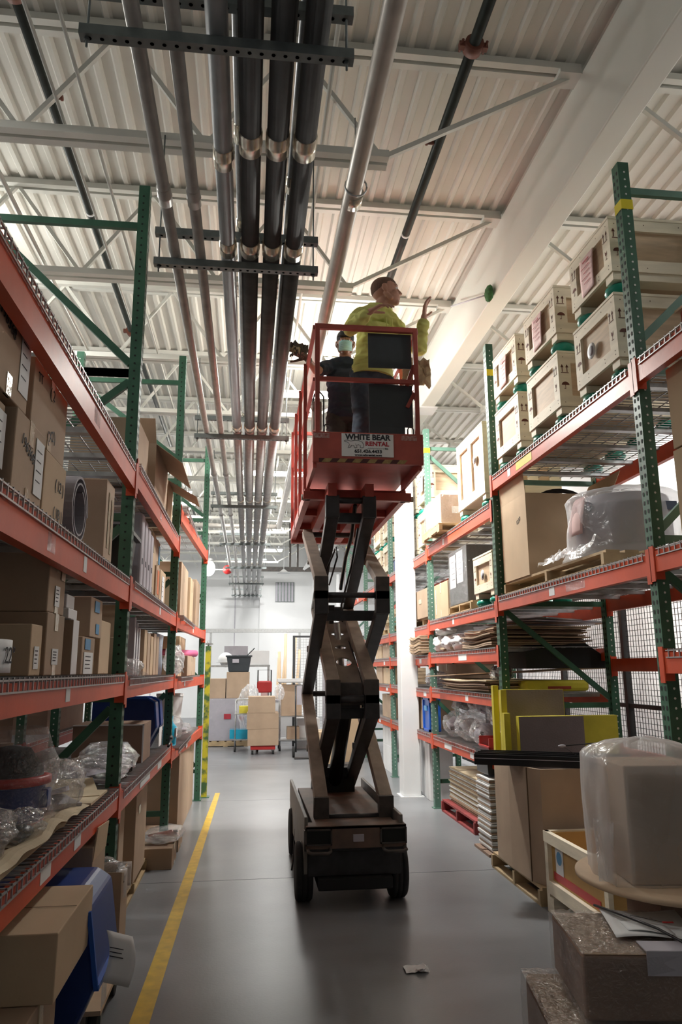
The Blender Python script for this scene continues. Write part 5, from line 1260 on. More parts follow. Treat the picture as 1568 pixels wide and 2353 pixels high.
obj('liner_top', MB().ell((0, 0, .45), (.16, .10, .07), None, 20, 12, lambda d: 1 + .3 * noise.noise(d * 4)), 'film', t)
carton('very tall brown carton standing in the rack behind the second upright', -1.22, -.80, 5.9, 6.5, .10, .70, 'card', 1, tape=False, lab=(.3, .8, .1, .06, 'tape'))
pallet('wooden pallet beneath the tall cartons by the third left upright', -1.35, -.80, 5.3, 6.7, 0.0, along='x', h=.098)
carton('dark brown carton added to block light under the middle left rack', -1.6, -1.05, 4.75, 5.6, .0, .78, 'card_dark', 1)  # another added filler to keep the space under the rack dark
carton('tan carton standing under the middle of the left rack', -1.04, -.82, 5.3, 5.5, .10, .76, 'card', 1, tape=False)
carton('huge flat brown carton leaning at the end of the left rack', -.98, -.66, 7.75, 9.8, .0, .80, 'card', 1, tape=False, lab=(.75, .88, .14, .07, 'tape'), warp=.002)
bag('clear bag of red and white sheets on a low box beside the line', (-.70, 7.0, .17), (.17, .34, .045), 'film', 12.3, inner=[('box', 'pink', 0, 0, .035, .1, .2, .006), ('box', 'white', .03, .05, .05, .08, .2, .005)])
carton('low brown box under the clear bag beside the third left upright', -.95, -.60, 7.28, 7.7, .0, .155, 'card2', 1)
carton('flat brown box carrying the clear bag in the third upright bay', -.92, -.60, 6.68, 7.08, .0, .165, 'card2', 1)

# ================================================================ GOODS: right rack
s = 3.344
GX0, GX1 = 2.235, 3.20
for i, (y0, y1) in enumerate([(4.03, 4.62), (4.91, 5.53), (5.74, 6.34)]):
    w = ['nearest', 'middle', 'farthest'][i]
    crate('wooden crate, bottom of the %s stack on the top right shelf' % w, GX0, GX1, y0, y1, s, .575, disc=(.05, .33, .055) if i == 0 else None)
    crate('wooden crate with a pink sheet, top of the %s stack on the top right shelf' % w, GX0, GX1, y0 - .01, y1 - .01, s + .577, .525, sheet=(.02, .30, .20, .27, 'pink'), num='133' if i == 0 else None)
# nearest bay, top
t = thing('timber_beam', 'orange brown boxed timber at the right edge above the beam', 'timber', (2.62, 3.25, 3.354)); obj('body', MB().box(-.3, .5, -.3, .25, 0, .16), mat('timber', (.42, .16, .07), .7, 0, .1, 5), t, bevel=.004); obj('end_board', MB().box(-.305, -.3, -.29, .24, .01, .15), 'orange_dull', t); obj('lid', MB().box(-.32, .5, -.31, .27, .16, .175), 'ply', t)
carton('large carton marked 1372251, upper of two at the right edge', 2.30, 3.0, 2.9, 3.66, 2.775, 3.24, 'card3', -1, tape=False, seam=False, marks=[('1372251', .075, .62, .70, 0)], lab=(.72, .93, .04, .07, 'film'), warp=.003)
carton('large carton marked 137491, lower of two at the right edge', 2.31, 3.0, 2.9, 3.68, 2.244, 2.772, 'card3', -1, tape=False, seam=False, marks=[('137491', .06, .70, .70, 0)], lab=[(.72, .99, .04, .03, 'tape'), (.12, .55, .06, .1, 'paper')], warp=.003)
carton('brown carton with a white tag at the right edge, middle shelf', 2.34, 3.0, 3.0, 3.62, 1.699, 1.98, 'card3', -1, tape=False, lab=(.75, .3, .09, .09, 'foam_light'))
carton('brown carton at the right edge below the lower shelf', 2.45, 3.1, 2.7, 3.5, .95, 1.45, 'card', -1, tape=False)
carton('dark brown carton holding up the one at the right edge', 2.45, 3.1, 2.7, 3.5, .0, .948, 'card_dark', -1, tape=False)
# second shelf bay1
s = 2.234
pallet('pallet under the tall open carton and the bagged drum', 2.24, 3.15, 4.45, 6.35, s, 'pallet', .11, along='x', nb=7)
t = carton('tall tan carton open at the top holding a black coil', 2.25, 3.0, 5.75, 6.36, s + .112, 3.03, 'card3', -1, open_=True, tape=False, marks=[('1237', .05, .3, .70, .3)])
flaps(t, .375, .305, .684, 'card3', [('-x', .06, .20), ('+x', .45, .24)])
t = thing('cable_coil', 'coiled black hose showing over the tall tan carton', 'coil', (2.62, 5.92, 2.99))
for k in range(4):
    obj('loop', MB().path([(.20 * math.cos(a * PI / 10) * (1 - .05 * k), -.02 - .02 * k, .02 + .09 * math.sin(a * PI / 10) - .012 * k) for a in range(21)], .009, 6), 'black', t)
t = thing('bagged_drum', 'grey drum shrouded in clear plastic bag on the pallet', 'drum', (2.66, 4.95, s + .112))
obj('drum', MB().lathe([(.02, 0), (.31, .0), (.33, .02), (.33, .36), (.335, .37), (.33, .38), (.31, .44), (.02, .47)], n=40), mat('drumgrey', (.42, .40, .45), .5, 0, .06, 5), t)
obj('dark_port', MB().tube((.05, -.36, .36), (.05, -.30, .34), .05, 16).tube((-.29, -.10, .36), (-.335, -.12, .36), .04, 14).box(.0, .2, -.37, -.31, .3, .36), mat('port', (.10, .13, .2), .4), t)
def shroud(u, v):
    a = u * 2 * PI; rr = (.375, .37, .36, .35, .0)[0]
    if v < .7: r = .385 + .03 * noise.noise(Vector((math.cos(a) * 3, math.sin(a) * 3, v * 3))) + (.05 * (1 - v / .12) if v < .12 else 0); z = v / .7 * .43
    else: r = .385 * math.cos((v - .7) / .3 * PI / 2) + .01; z = .43 + .09 * math.sin((v - .7) / .3 * PI / 2)
    return (r * math.cos(a), r * math.sin(a), z + .012 * noise.noise(Vector((math.cos(a) * 5, math.sin(a) * 5, v * 8))))
obj('plastic_shroud', MB().grid(shroud, 60, 24), 'film_milky', t)
obj('loose_film', MB().grid(lambda u, v: (-.30 - .16 * v + .05 * noise.noise(Vector((u * 5, v * 3, 2))), -.25 + u * .75, .012 + .10 * (1 - v) + .07 * abs(noise.noise(Vector((u * 6, v * 5, 6))))), 30, 10, False), 'film_milky', t)
obj('pink_note', MB().grid(lambda u, v: (-.37 - .02 * math.sin(u * 3) + .05 * v * v, -.02 - (u - .5) * .22 , .17 + v * .27), 8, 8), 'pink', t, solid=.001)
# bay1 behind: floor and lower things
s = 0
pallet('pallet under the huge open carton', 2.02, 2.95, 5.32, 6.38, 0, 'pallet', .12, along='x', nb=7)
t = thing('gaylord_carton', 'huge open-topped brown pallet carton with folded corners', 'box', (2.49, 5.85, .122))
a, b, h, c_, w = .46, .50, .77, .13, .012
oct_ = [(-a, -b + c_), (-a + c_ * .4, -b), (a, -b), (a, b), (-a + c_ * .4, b), (-a, b - c_), (-a - .012, 0)]
bb = MB(); nn = len(oct_)
inn = [(x * .96, y * .96) for x, y in oct_]
bb.add([(x, y, 0) for x, y in oct_] + [(x, y, h) for x, y in oct_] + [(x, y, h) for x, y in inn] + [(x, y, 0.02) for x, y in inn],
       [(i, (i + 1) % nn, nn + (i + 1) % nn, nn + i) for i in range(nn)] + [(nn + i, nn + (i + 1) % nn, 2 * nn + (i + 1) % nn, 2 * nn + i) for i in range(nn)] +
       [(2 * nn + i, 2 * nn + (i + 1) % nn, 3 * nn + (i + 1) % nn, 3 * nn + i) for i in range(nn)] + [tuple(range(nn - 1, -1, -1)), tuple(3 * nn + i for i in range(nn))])
obj('body', bb, 'card', t); obj('corner_crease', MB().box(-.467, -.462, -.006, .006, 0, h), 'seam', t); obj('corner_crease', MB().box(-.465, -.455, -.376, -.368, .0, h), 'seam', t)
def fboard(label, x0, x1, y, z1, m, th=.035, edge='yellow', z0=.142, yw=0):
    t = thing('foam_board', label, 'board', ((x0 + x1) / 2, y, z0)); a = (x1 - x0) / 2; hh = z1 - z0
    obj('core', MB().box(-a, a, -th / 2, th / 2, 0, hh), edge, t); obj('grey_face', MB().box(-a + .004, a - .004 - yw, -th / 2 - .002, -th / 2, 0, hh - .004), m, t)
fboard('grey-faced yellow foam panel standing tallest in the huge carton', 2.10, 2.62, 6.12, 1.43, 'foamface')
fboard('grey-faced yellow foam panel in front, yellow strip at its right', 2.12, 2.94, 5.86, 1.23, 'foamface', .06, yw=.28)
for k in range(3): fboard('yellow foam panel seen edge-on at the left, %s of three' % ['nearest', 'middle', 'farthest'][k], 2.035 + k * .012, 2.085 + k * .01, 5.95 + .09 * k + (.14 if k == 2 else 0), (1.25, 1.43, 1.46)[k], 'yellow', .05)
tb2 = [('black metal extrusion lying across the carton, left end over the aisle', 0), ('second black metal extrusion beside it on the huge carton', 1), ('third black extrusion behind the others on the huge carton', 2)]
for lb, k in tb2:
    t = thing('black_extrusion', lb, 'extrusion', (1.72 + .05 * k, 5.72 + .085 * k, .932), 0); q = Vector((.98, -.50, 0))
    obj('bar', MB().bar((0, 0, 0), q, .07, .075), 'black', t); obj('rib', MB().bar((0, 0, .042), q + Vector((0, 0, .042)), .014, .012), 'black', t); obj('white_edge', MB().bar(Vector((-.017, -.034, .01)), q + Vector((-.017, -.034, .01)), .004, .004), 'foam_light', t)
t = thing('cable_tie', 'black bent rod sticking up from the black extrusions', 'rod', (2.42, 5.35, .95)); obj('rod', MB().path([(0, 0, 0), (-.16, 0, .10), (.12, .02, .115)], .005, 6), 'black', t); obj('tip', MB().ell((-.16, 0, .10), (.03, .01, .01)), 'foam_light', t)
# open crate on the floor
t = thing('open_crate', 'open-topped wooden crate with a blue dot label and red stripe', 'crate', (2.46, 4.78, 0))
a, b, h = .42, .46, .51
obj('inner_box', MB().box(-a + .03, -a + .045, -b + .03, b - .03, .1, h - .01).box(-a + .03, a - .03, -b + .03, -b + .045, .1, h - .01).box(a - .045, a - .03, -b + .03, b - .03, .1, h - .01).box(-a + .03, a - .03, b - .045, b - .03, .1, h - .01).box(-a + .03, a - .03, -b + .03, b - .03, .1, .115), 'plywarm', t)
for ys_ in (-b, b - .05): obj('corner_post', MB().box(-a, -a + .03, ys_, ys_ + .05, 0, h), 'board', t)
obj('board', MB().box(-a - .005, -a + .03, -b, b, h - .07, h), 'board', t); obj('board', MB().box(-a - .003, -a + .03, -b + .05, b - .05, .12, .20), 'board', t)
obj('board', MB().box(-a, a, b - .03, b, h - .07, h), 'board', t); obj('board', MB().box(-a, a, -b, -b + .03, h - .07, h), 'board', t)
obj('skid', MB().box(-a, a, -b, -b + .06, 0, .1), 'board', t); obj('skid', MB().box(-a, a, b - .11, b - .05, 0, .1), 'board', t)
sh = obj('paper_label', MB().box(-a + .026, -a + .029, .22, .34, .24, .42), 'white', t); obj('blue_dot', MB().tube((-a + .0245, .28, .365), (-a + .027, .28, .365), .042, 20), 'bluetape', sh)
obj('red_stripe', MB().box(-a + .025, -a + .029, -.30, .38, .215, .265), 'red', t)
# round table with the bagged box
t = thing('spool_table', 'round plywood disc table at the right foreground', 'table', (1.86, 3.22, 0))
obj('top', MB().lathe([(.02, .715), (.43, .715), (.44, .72), (.44, .735), (.43, .74), (.02, .74)], n=64), 'ply', t); obj('pedestal', MB().box(-.12, .30, -.02, .28, .03, .715), 'card_dark', t); obj('foot_plate', MB().box(-.16, .33, -.06, .31, 0, .03), 'pallet', t)
t = thing('bagged_carton', 'brown carton under a milky plastic bag on the round table', 'box', (1.76, 3.20, .742), -.12)
obj('carton', MB().box(-.19, .15, -.16, .16, 0, .46), 'card', t, bevel=.006)
def bg(u, v):
    a_ = u * 2 * PI; c_, s_ = math.cos(a_), math.sin(a_); m_ = max(abs(c_), abs(s_)) ** .75
    if v < .75: r = 1.0 + .05 * noise.noise(Vector((c_ * 2, s_ * 2, v * 3))); z = v / .75 * .47
    else: q = (v - .75) / .25; r = math.cos(q * PI / 2) * 1.0 + .01; z = .47 + .085 * math.sin(q * PI / 2)
    return (-.045 + r * .235 * c_ / m_, r * .195 * s_ / m_, z + .014 * noise.noise(Vector((c_ * 4, s_ * 4, v * 6))))
obj('milky_bag', MB().grid(bg, 56, 26), 'film_milky', t)
obj('gathered_tail', MB().grid(lambda u, v: (-.25 - .03 * v + .03 * math.sin(u * 8), -.12 + .2 * u * (1 - v), .22 * (1 - v) + .006), 14, 10, False), 'film_milky', t)
# foreground wrapped box
t = thing('wrapped_box', 'stretch-wrapped brown box in the bottom right foreground', 'box', (1.44, 2.90, .42), -.16)
a, b, h = .235, .23, .205
B_ = MB().box(-a, a, -b, b, 0, h); obj('body', B_, 'card_dark', t, bevel=.01); obj('top_panel', MB().box(-a + .006, a - .006, -b + .006, b - .006, h, h + .0015), 'card2', t)
film_wrap(t, a, b, h, 'film_thin', off=.006, amp=.014, topm='film')
sh = obj('document_sheet', MB().grid(lambda u, v: (-.08 + u * .30 + v * .03, -.11 + v * .31, h + .019 + .006 * math.sin(u * 5 + v * 2)), 10, 8), 'paper', t, solid=.001); obj('printed_lines', MB().bar((.04, .1, h + .031), (.14, .02, h + .031), .003, .001), 'ink', sh)
obj('document_sheet', MB().grid(lambda u, v: (-.02 + u * .16, -.06 + v * .10 - u * .03, h + .027 + .004 * math.sin(u * 5)), 8, 6), 'paper', t, solid=.001)
obj('white_tape', MB().box(-.02, a + .008, -b - .004, -b + .09, h + .014, h + .018).box(-.02, a + .008, -b - .009, -b - .006, h - .06, h + .018), 'foam_light', t)
obj('red_mark', MB().box(.13, .17, .0, .012, h + .034, h + .036), 'red', t)
obj('black_strap', MB().path([(-.06, b, h + .03), (.0, .05, h + .045), (.08, -.08, h + .040), (.13, -.2, h + .03), (.15, -b - .012, h - .01), (.16, -b - .014, 0.02)], .005, 6), 'black', t)
t = thing('wrapped_box', 'lower brown box under clear film at the bottom right corner', 'box', (1.38, 2.86, 0), -.16)
obj('body', MB().box(-.30, .32, -.30, .28, 0, .40), 'card_dark', t, bevel=.01); obj('top_panel', MB().box(-.295, .315, -.295, .275, .40, .4015), 'card2', t); film_wrap(t, .31, .29, .405, 'film_thin', off=.006, amp=.010, topm='film')
t = thing('paper_scrap', 'small white paper scrap lying on the aisle floor', 'scrap', (.935, 4.37, .002)); obj('sheet', MB().grid(lambda u, v: ((u - .5) * .13, (v - .5) * .10, .004 + abs(noise.noise(Vector((u * 5, v * 5, 2)))) * .02), 8, 6, False), 'paper', t)
obj('torn_corner', MB().grid(lambda u, v: (.02 + (u - .5) * .05, -.03 + (v - .5) * .05, .018 + .01 * u), 4, 4, False), 'paper', t)

# bay 2 -------------------------------------------------------
s = 3.119
crate('tall cream crate with two recessed panels beyond the second right upright', 2.225, 3.0, 6.70, 7.62, s, .86, group='tall crates', two=True, mark=False, disc=(-.18, .55, .05), bw=.09)
carton('cream carton with a paper sheet behind the film-wrapped carton', 2.55, 3.1, 7.75, 8.3, s, 3.72, 'card3', -1, lab=(.4, .6, .14, .24, 'paper'), tape=False)
pallet('small pallet jutting over the top beam under the wrapped carton', 2.10, 2.54, 8.0, 8.85, s, 'pallet', .10, along='y', nb=5)
t = carton('carton in shiny stretch wrap with a white sheet on the small pallet', 2.14, 2.52, 8.05, 8.80, s + .102, 3.56, 'card', -1, tape=False, lab=(.75, .5, .16, .26, 'white'))
film_wrap(t, .19, .375, .34, 'film_thin', off=.012, amp=.02)
obj('printed_mark', MB().box(-.06, .04, -.3785, -.377, .12, .2), 'pale', t)
s = 2.184
crate('small wooden crate with a round logo on the second right shelf', 2.22, 3.0, 6.58, 7.17, s, .50, group='small crates', disc=(-.0, .30, .05), bw=.07)
t = carton('black-wrapped box with two white sheets on the second right shelf', 2.24, 2.95, 7.45, 8.15, s + .10, 2.88, 'black', -1, tape=False, seam=False, lab=[(.78, .62, .24, .36, 'paper'), (.38, .66, .24, .34, 'paper')])
film_wrap(t, .355, .35, .59, 'film_thin', off=.008, amp=.01)
pallet('pallet under the black-wrapped box', 2.22, 3.0, 7.3, 8.15, s, 'pallet', .098, along='x')
carton('square tan carton before the third right upright', 2.25, 2.85, 8.28, 8.92, s, 2.60, 'card3', -1, lab=(.85, .5, .02, .3, 'paper'))
s = 1.794
def flatstack(label, x0, x1, y0, y1, z0, n, m, th=.014, wob=.03, cat='cardboard stack', name='cardboard_stack', group=None, sag=0.0):
    t = thing(name, label, cat, ((x0 + x1) / 2, (y0 + y1) / 2, z0))
    a, b = (x1 - x0) / 2, (y1 - y0) / 2
    for k in range(n):
        dx, dy = jit(wob), jit(wob); zz = k * th
        obj('sheet', MB().grid(lambda u, v: (-a + 2 * a * u + dx, -b + 2 * b * v + dy, zz + th * .35 + sag * math.sin(v * PI * 2 + 1) * (1 if u < .6 else .5) + abs(sag)), 4, 10, False), m if isinstance(m, str) else m[k % len(m)], t, solid=th * .72)
    return t
flatstack('pile of flattened brown cartons sagging on the middle right shelf', 2.21, 3.1, 6.6, 7.55, s, 11, ['card2', 'card', 'card_dark'], .016, .05, sag=.010)
for k in range(4):
    tag(obj('long_sheet', MB().bar((2.25 + .1 * k, 6.75 - .05 * k, 1.985 + .022 * k), (3.3 + .15 * k, 7.3 + .1 * k, 2.03 + .012 * k), .5 - .05 * k, .012), ['foam', 'card_dark', 'foam_light', 'foam'][k]), ['lowest', 'second', 'third', 'topmost'][k] + ' long grey sheet fanned over the flattened cartons', 'sheet', 'long grey sheets')
flatstack('small heap of folded cardboard by the third right upright', 2.25, 2.9, 8.25, 8.85, s, 5, ['card2', 'kraft'], .03, .05)
for k, (y, z, r) in enumerate([(8.75, 1.794, .10), (8.35, 1.794, .09), (7.95, 1.794, .085), (8.6, 1.98, .06)]):
    bag('white padded bundle on the middle right shelf, ' + ['nearest the third upright', 'second from the third upright', 'beside the flattened cartons', 'lying on top'][k], (2.30, y, z), (.12, .17, r), 'white', 20 + k, name='padded_bundle', cat='bundle', inner=[('ell', 'foam_light', -.02, 0, r, .1, .1, .03)])
s = 1.384
flatstack('spread of flat cardboard sheets on the fourth right shelf', 2.21, 3.0, 6.75, 8.4, s, 6, ['card2', 'kraft', 'card', 'card_dark'], .018, .06, sag=.006)
tag(obj('long_sheet', MB().bar((2.22, 8.6, 1.52), (3.2, 6.8, 1.60), .5, .010), 'card'), 'long brown cardboard sheet slanting over the fourth right shelf', 'sheet')
t = thing('foam_block', 'black wedge of foam lying behind the foam panels', 'foam', (2.95, 6.9, 1.60)); obj('wedge', MB().prism([(-.45, -.3, 0), (.45, -.3, 0), (.1, -.3, .24), (-.45, -.3, .15)], (0, .6, 0)), 'blackmatte', t); obj('grey_side', MB().prism([(.455, -.3, 0), (.46, .3, 0), (.11, .3, .24), (.105, -.3, .24)], (.003, 0, 0)), 'foam', t)
t = thing('yellow_foam', 'low yellow foam slab on the fourth right shelf', 'foam', (2.80, 6.72, 1.395)); obj('slab', MB().box(-.32, .3, -.1, .1, 0, .10), 'yellow', t, bevel=.03); obj('dark_print', MB().box(-.1, .12, -.102, -.1, .02, .045), 'orange_dull', t)
bag('dark roll bundle in clear film beside the second right upright', (2.33, 6.8, s + .09), (.10, .16, .08), 'film', 31.0, inner=[('roll', 'blackmatte', 0, 0, .09, .08, .06, 0)])
s = .839
for k, (y, z, r, m2) in enumerate([(8.6, s, (.15, .22, .14), 'foam_light'), (8.05, s, (.16, .26, .15), 'foam'), (7.5, s, (.15, .26, .14), 'foam_light'), (8.3, s + .26, (.16, .28, .12), 'black'), (7.65, s + .26, (.16, .30, .12), 'foam_light'), (7.1, s + .20, (.16, .22, .16), 'foam')]):
    bag('clear bag of parts on the low right shelf, ' + ['front one nearest the third upright', 'front one in the middle', 'front one beside the red bin', 'upper one with dark parts', 'upper one in the middle', 'largest one near the second upright'][k], (2.38 + .05 * (k > 2), y, z + .002), r, 'film', 40 + k * 2.3, inner=[('ell', m2, 0, 0, r[2], r[0] * .7, r[1] * .7, r[2] * .6), ('box', 'pale', -.05, .05, r[2] * 1.3, .05, .08, .01), ('box', 'black', -.07, -.05, r[2] * .8, .02, .08, .02)])
t = thing('red_bin', 'open red plastic bin on the low right shelf edge', 'bin', (2.28, 6.95, s)); obj('shell', MB().box(-.1, .3, -.15, .15, 0, .01).box(-.1, -.09, -.15, .15, .01, .06).box(-.1, .3, -.15, -.14, .01, .14).box(-.1, .3, .14, .15, .01, .14).box(.29, .3, -.15, .15, .01, .14), 'red', t); obj('rim', MB().box(-.106, -.086, -.155, .155, .055, .068), 'red', t); obj('parts', MB().ell((.08, 0, .05), (.12, .1, .05)), 'pale', t)
carton('small brown carton at the corner by the black extrusions', 2.22, 2.55, 6.60, 6.76, s, 1.05, 'card3', -1, tape=False)
# bay2 floor
pallet('red painted pallet on the floor under the right rack', 2.235, 3.0, 7.55, 8.85, 0.0, 'palletred', .13, along='x', nb=7)
flatstack('thick stack of flattened grey-brown cartons on the red pallet', 2.32, 3.1, 7.60, 8.75, .132, 24, ['card2', 'pale', 'kraft'], .0155, .015)
t = flatstack('stack of white corrugated sheets beside the huge carton', 2.14, 2.7, 6.72, 7.10, .03, 34, ['white', 'paper', 'card2'], .018, .012, name='sheet_stack', cat='sheet stack')
t = thing('plank', 'thin board under the white corrugated stack', 'board', (2.4, 6.9, 0)); obj('plank', MB().box(-.3, .32, -.22, .22, 0, .022), 'card_dark', t); obj('runner', MB().box(-.3, .32, -.02, .02, .022, .028), 'card_dark', t)
t = thing('black_bucket', 'black plastic tub on top of the white corrugated stack', 'bin', (2.30, 6.95, .66)); obj('shell', MB().prism([(-.14, -.16, 0), (.2, -.16, 0), (.2, -.19, .21), (-.16, -.19, .21)], (0, .34, 0)), 'black', t, bevel=.006); obj('rim', MB().box(-.17, .21, -.2, .2, .205, .22), 'black', t)
t = thing('white_board', 'large white sheet leaning deep under the right rack', 'panel', (3.05, 8.1, .0)); obj('sheet', MB().box(-.0, .02, -.8, .8, 0.0, .74), 'white', t); obj('edge_strip', MB().box(-.005, .0, -.8, .8, .72, .74), 'foam_light', t)
# bays 3.. -----------------------------------------------------
s = 3.079
for k, y in enumerate((9.2, 9.95)):
    for j in range(2):
        crate('wooden crate past the third right upright, %s of the %s stack' % (['bottom', 'top'][j], ['nearer', 'farther'][k]), 2.28, 3.1, y, y + .62, s + j * .582, .58, disc=None, sheet=(.0, .4, .2, .26, 'paper') if j else None, bw=.085)
for k, y in enumerate((11.85, 12.8)):
    for j in range(2):
        crate('distant wooden crate behind the column, %s of the %s pair' % (['bottom', 'top'][j], ['nearer', 'farther'][k]), 2.28, 3.1, y, y + .7, s + j * .582, .58, bw=.085)
t = thing('storage_tub', 'dark blue tub on the top shelf edge behind the column', 'bin', (2.45, 11.2, s)); obj('shell', MB().box(-.2, .2, -.3, .3, 0, .22), 'blue', t, bevel=.02); obj('rim', MB().box(-.21, .21, -.31, .31, .2, .225), 'black', t)
s = 2.149
pallet('pallet under the tan carton past the third right upright', 2.27, 3.0, 9.2, 10.1, s, along='x', h=.10)
carton('tan carton on a pallet past the third right upright', 2.24, 2.95, 9.22, 10.05, s + .102, 2.62, 'card', -1, lab=(.5, .6, .16, .06, 'tape'), tape=False)
carton('white box deep on the second shelf behind the column', 2.7, 3.1, 10.2, 10.9, s, 2.65, 'white', -1)
pallet('pallet under the paper-wrapped bundle beyond the column', 2.22, 3.0, 11.9, 12.8, s, along='x', h=.10)
bag('bundle wrapped in brown paper beyond the column', (2.55, 12.3, s + .102), (.32, .45, .18), 'kraft', 51.0, name='paper_bundle', cat='bundle', inner=[('box', 'card', 0, 0, .12, .2, .3, .05)])
s = 1.779
flatstack('wavy stack of tan cardboard poking out beside the column', 2.10, 2.9, 9.12, 9.74, s, 12, ['card3', 'card'], .018, .012, sag=.012)
carton('brown carton on the third shelf behind the column', 2.25, 2.8, 11.8, 12.6, s, 2.02, 'card', -1)
carton('small tan carton behind it on the third shelf', 2.25, 2.8, 12.7, 13.3, s, 2.0, 'card3', -1)
s = 1.369
bag('clear bag of grey tubes right of the column', (2.40, 9.45, s + .002), (.15, .26, .10), 'film', 61.0, inner=[('roll', 'foam', 0, -.1, .06, .1, .03, 0), ('roll', 'foam', 0, .1, .09, .1, .03, 0), ('roll', 'foam_light', 0, .0, .13, .1, .03, 0)])
carton('brown carton right behind the clear bag of tubes', 2.6, 3.1, 9.3, 10.2, s, 1.66, 'card2', -1)
carton('pair of tan cartons on the fourth shelf behind the column', 2.24, 2.8, 11.8, 12.5, s, 1.62, 'card3', -1)
carton('opened tan carton farther on the fourth shelf', 2.24, 2.8, 12.6, 13.2, s, 1.66, 'card', -1, open_=True, tape=False)
s = .839
t = thing('blue_crate', 'bright blue plastic crate standing on end by the third right upright', 'crate', (2.42, 9.45, s)); obj('shell', MB().box(-.18, -.04, -.17, .17, 0, .42), 'blue2', t, bevel=.01); obj('rim', MB().box(-.195, -.18, -.18, .18, .38, .43).box(-.195, -.18, -.18, .18, 0, .03).box(-.195, -.18, -.18, -.14, 0, .43).box(-.195, -.18, .14, .18, 0, .43), 'blue2', t); obj('handle', MB().box(-.20, -.185, -.06, .06, .25, .31), 'bluetape', t)
carton('tan carton beside the bright blue crate', 2.26, 2.7, 9.75, 10.1, s, 1.28, 'card3', -1, tape=False)
carton('brown carton on the low shelf behind the column', 2.25, 2.8, 11.9, 12.7, s, 1.2, 'card2', -1)
t = thing('green_drum', 'dull green curved drum on the low shelf behind the column', 'drum', (2.75, 12.9, s)); obj('shell', MB().lathe([(.2, 0), (.25, .1), (.25, .35), (.2, .45)], n=20), mat('olive', (.12, .15, .09), .5), t); obj('lid', MB().lathe([(.21, .45), (.21, .47), (.02, .48)], n=20), 'foam', t)
for k, (x, y, w, d, h) in enumerate([(2.42, 9.62, .30, .24, .68), (2.44, 9.92, .30, .24, .70), (2.50, 10.25, .34, .3, .84), (2.6, 10.62, .4, .34, .84)]):
    t = thing('white_carton', 'tall plain white carton on the floor right of the column, ' + ['nearest', 'second', 'third', 'farthest'][k], 'box', (x, y, 0), .0, 'white cartons under the right rack'); obj('body', MB().box(-w / 2, w / 2, -d / 2, d / 2, 0, h), 'white', t, bevel=.004); obj('flap_seam', MB().box(-w / 2 - .001, -w / 2, -.0015, .0015, 0, h), 'foam', t); obj('dark_gap', MB().box(-w / 2 + .02, w / 2 - .02, -d / 2 + .02, d / 2 - .02, h, h + .001), 'card_dark', t)
for k, (y, z, h) in enumerate([(11.95, 0, .40), (12.5, 0, .40), (11.95, .402, .36), (12.5, .402, .30)]):
    t = thing('white_carton', 'white carton on the floor left of the column, ' + ['lower near', 'lower far', 'upper near', 'upper far'][k] + ' one', 'box', (2.52, y, z), 0, 'white cartons beyond the column'); obj('body', MB().box(-.26, .26, -.26, .26, 0, h), 'white', t, bevel=.004); obj('flap_seam', MB().box(-.261, -.26, -.002, .002, 0, h), 'foam', t)
# crates beyond the mesh
for k, (y, z) in enumerate([(6.2, 0), (7.1, 0), (6.3, .62)]):
    crate('wooden crate seen through the mesh fence, ' + ['nearer', 'farther', 'stacked upper'][k] + ' one', 4.1, 4.9, y, y + .8, z, .6, feet=False, group='crates behind the mesh')

# ================================================================ FAR END
pallet('pallet under the shrink-wrapped grey load at the far left', -.95, .02, 16.7, 17.6, 0, along='x', h=.12)
t = carton('grey shrink-wrapped load on a pallet at the far left', -.93, 0.0, 16.72, 17.55, .122, 1.0, 'foam_light', 1, tape=False, seam=False)
film_wrap(t, .465, .415, .88, 'film_thin', off=.01, amp=.015); obj('red_label', MB().box(-.05, .1, -.432, -.43, .45, .56), 'redink', t); obj('red_label', MB().box(.28, .38, -.432, -.43, .42, .5), 'redink', t)
carton('brown carton on the grey wrapped load, left one', -.95, -.50, 16.8, 17.5, 1.002, 1.42, 'card', 1, lab=None)
carton('larger brown carton with white tags on the grey wrapped load', -.48, .02, 16.8, 17.5, 1.002, 1.56, 'card', 1)
t = thing('storage_tote', 'dark grey plastic tote on top of the brown cartons', 'bin', (-.22, 17.0, 1.562)); obj('shell', MB().prism([(-.22, -.2, 0), (.22, -.2, 0), (.27, -.25, .34), (-.27, -.25, .34)], (0, .45, 0)), 'panel', t, bevel=.02); obj('rim', MB().box(-.29, .29, -.27, .27, .33, .36), 'panel', t); obj('paper_label', MB().box(-.14, -.0, -.256, -.245, .2, .28), 'foam_light', t)
obj('open_lid', MB().bar((.18, 0, .36), (.34, 0, .52), .5, .015), 'panel', t)
t = thing('hard_hat', 'white hard hat on the far shelf above the tote', 'hat', (-.55, 18.2, 1.72)); obj('dome', MB().ell((0, 0, .1), (.19, .22, .2), fn=lambda d: 1 if d.z > -.2 else .75), 'white', t); obj('brim', MB().lathe([(.1, .08), (.25, .06), (.25, .075)], (.03, 0, 0)), 'white', t)
t = thing('work_table', 'grey steel table with shelves behind the carts', 'table', (0.0, 18.3, 0)); obj('top', MB().box(-1.0, .5, -.3, .3, 1.68, 1.72), 'galv', t); obj('shelf', MB().box(-1.0, .5, -.3, .3, .5, .53), 'galv', t)
for x in (-.97, .47):
    for y in (-.27, .27): obj('leg', MB().box(x - .02, x + .02, y - .02, y + .02, 0, 1.68), 'galv', t)
carton('white printed carton with black lettering on the steel table', .02, .48, 18.05, 18.5, 1.722, 2.06, 'white', 1, tape=False, seam=False, marks=None)
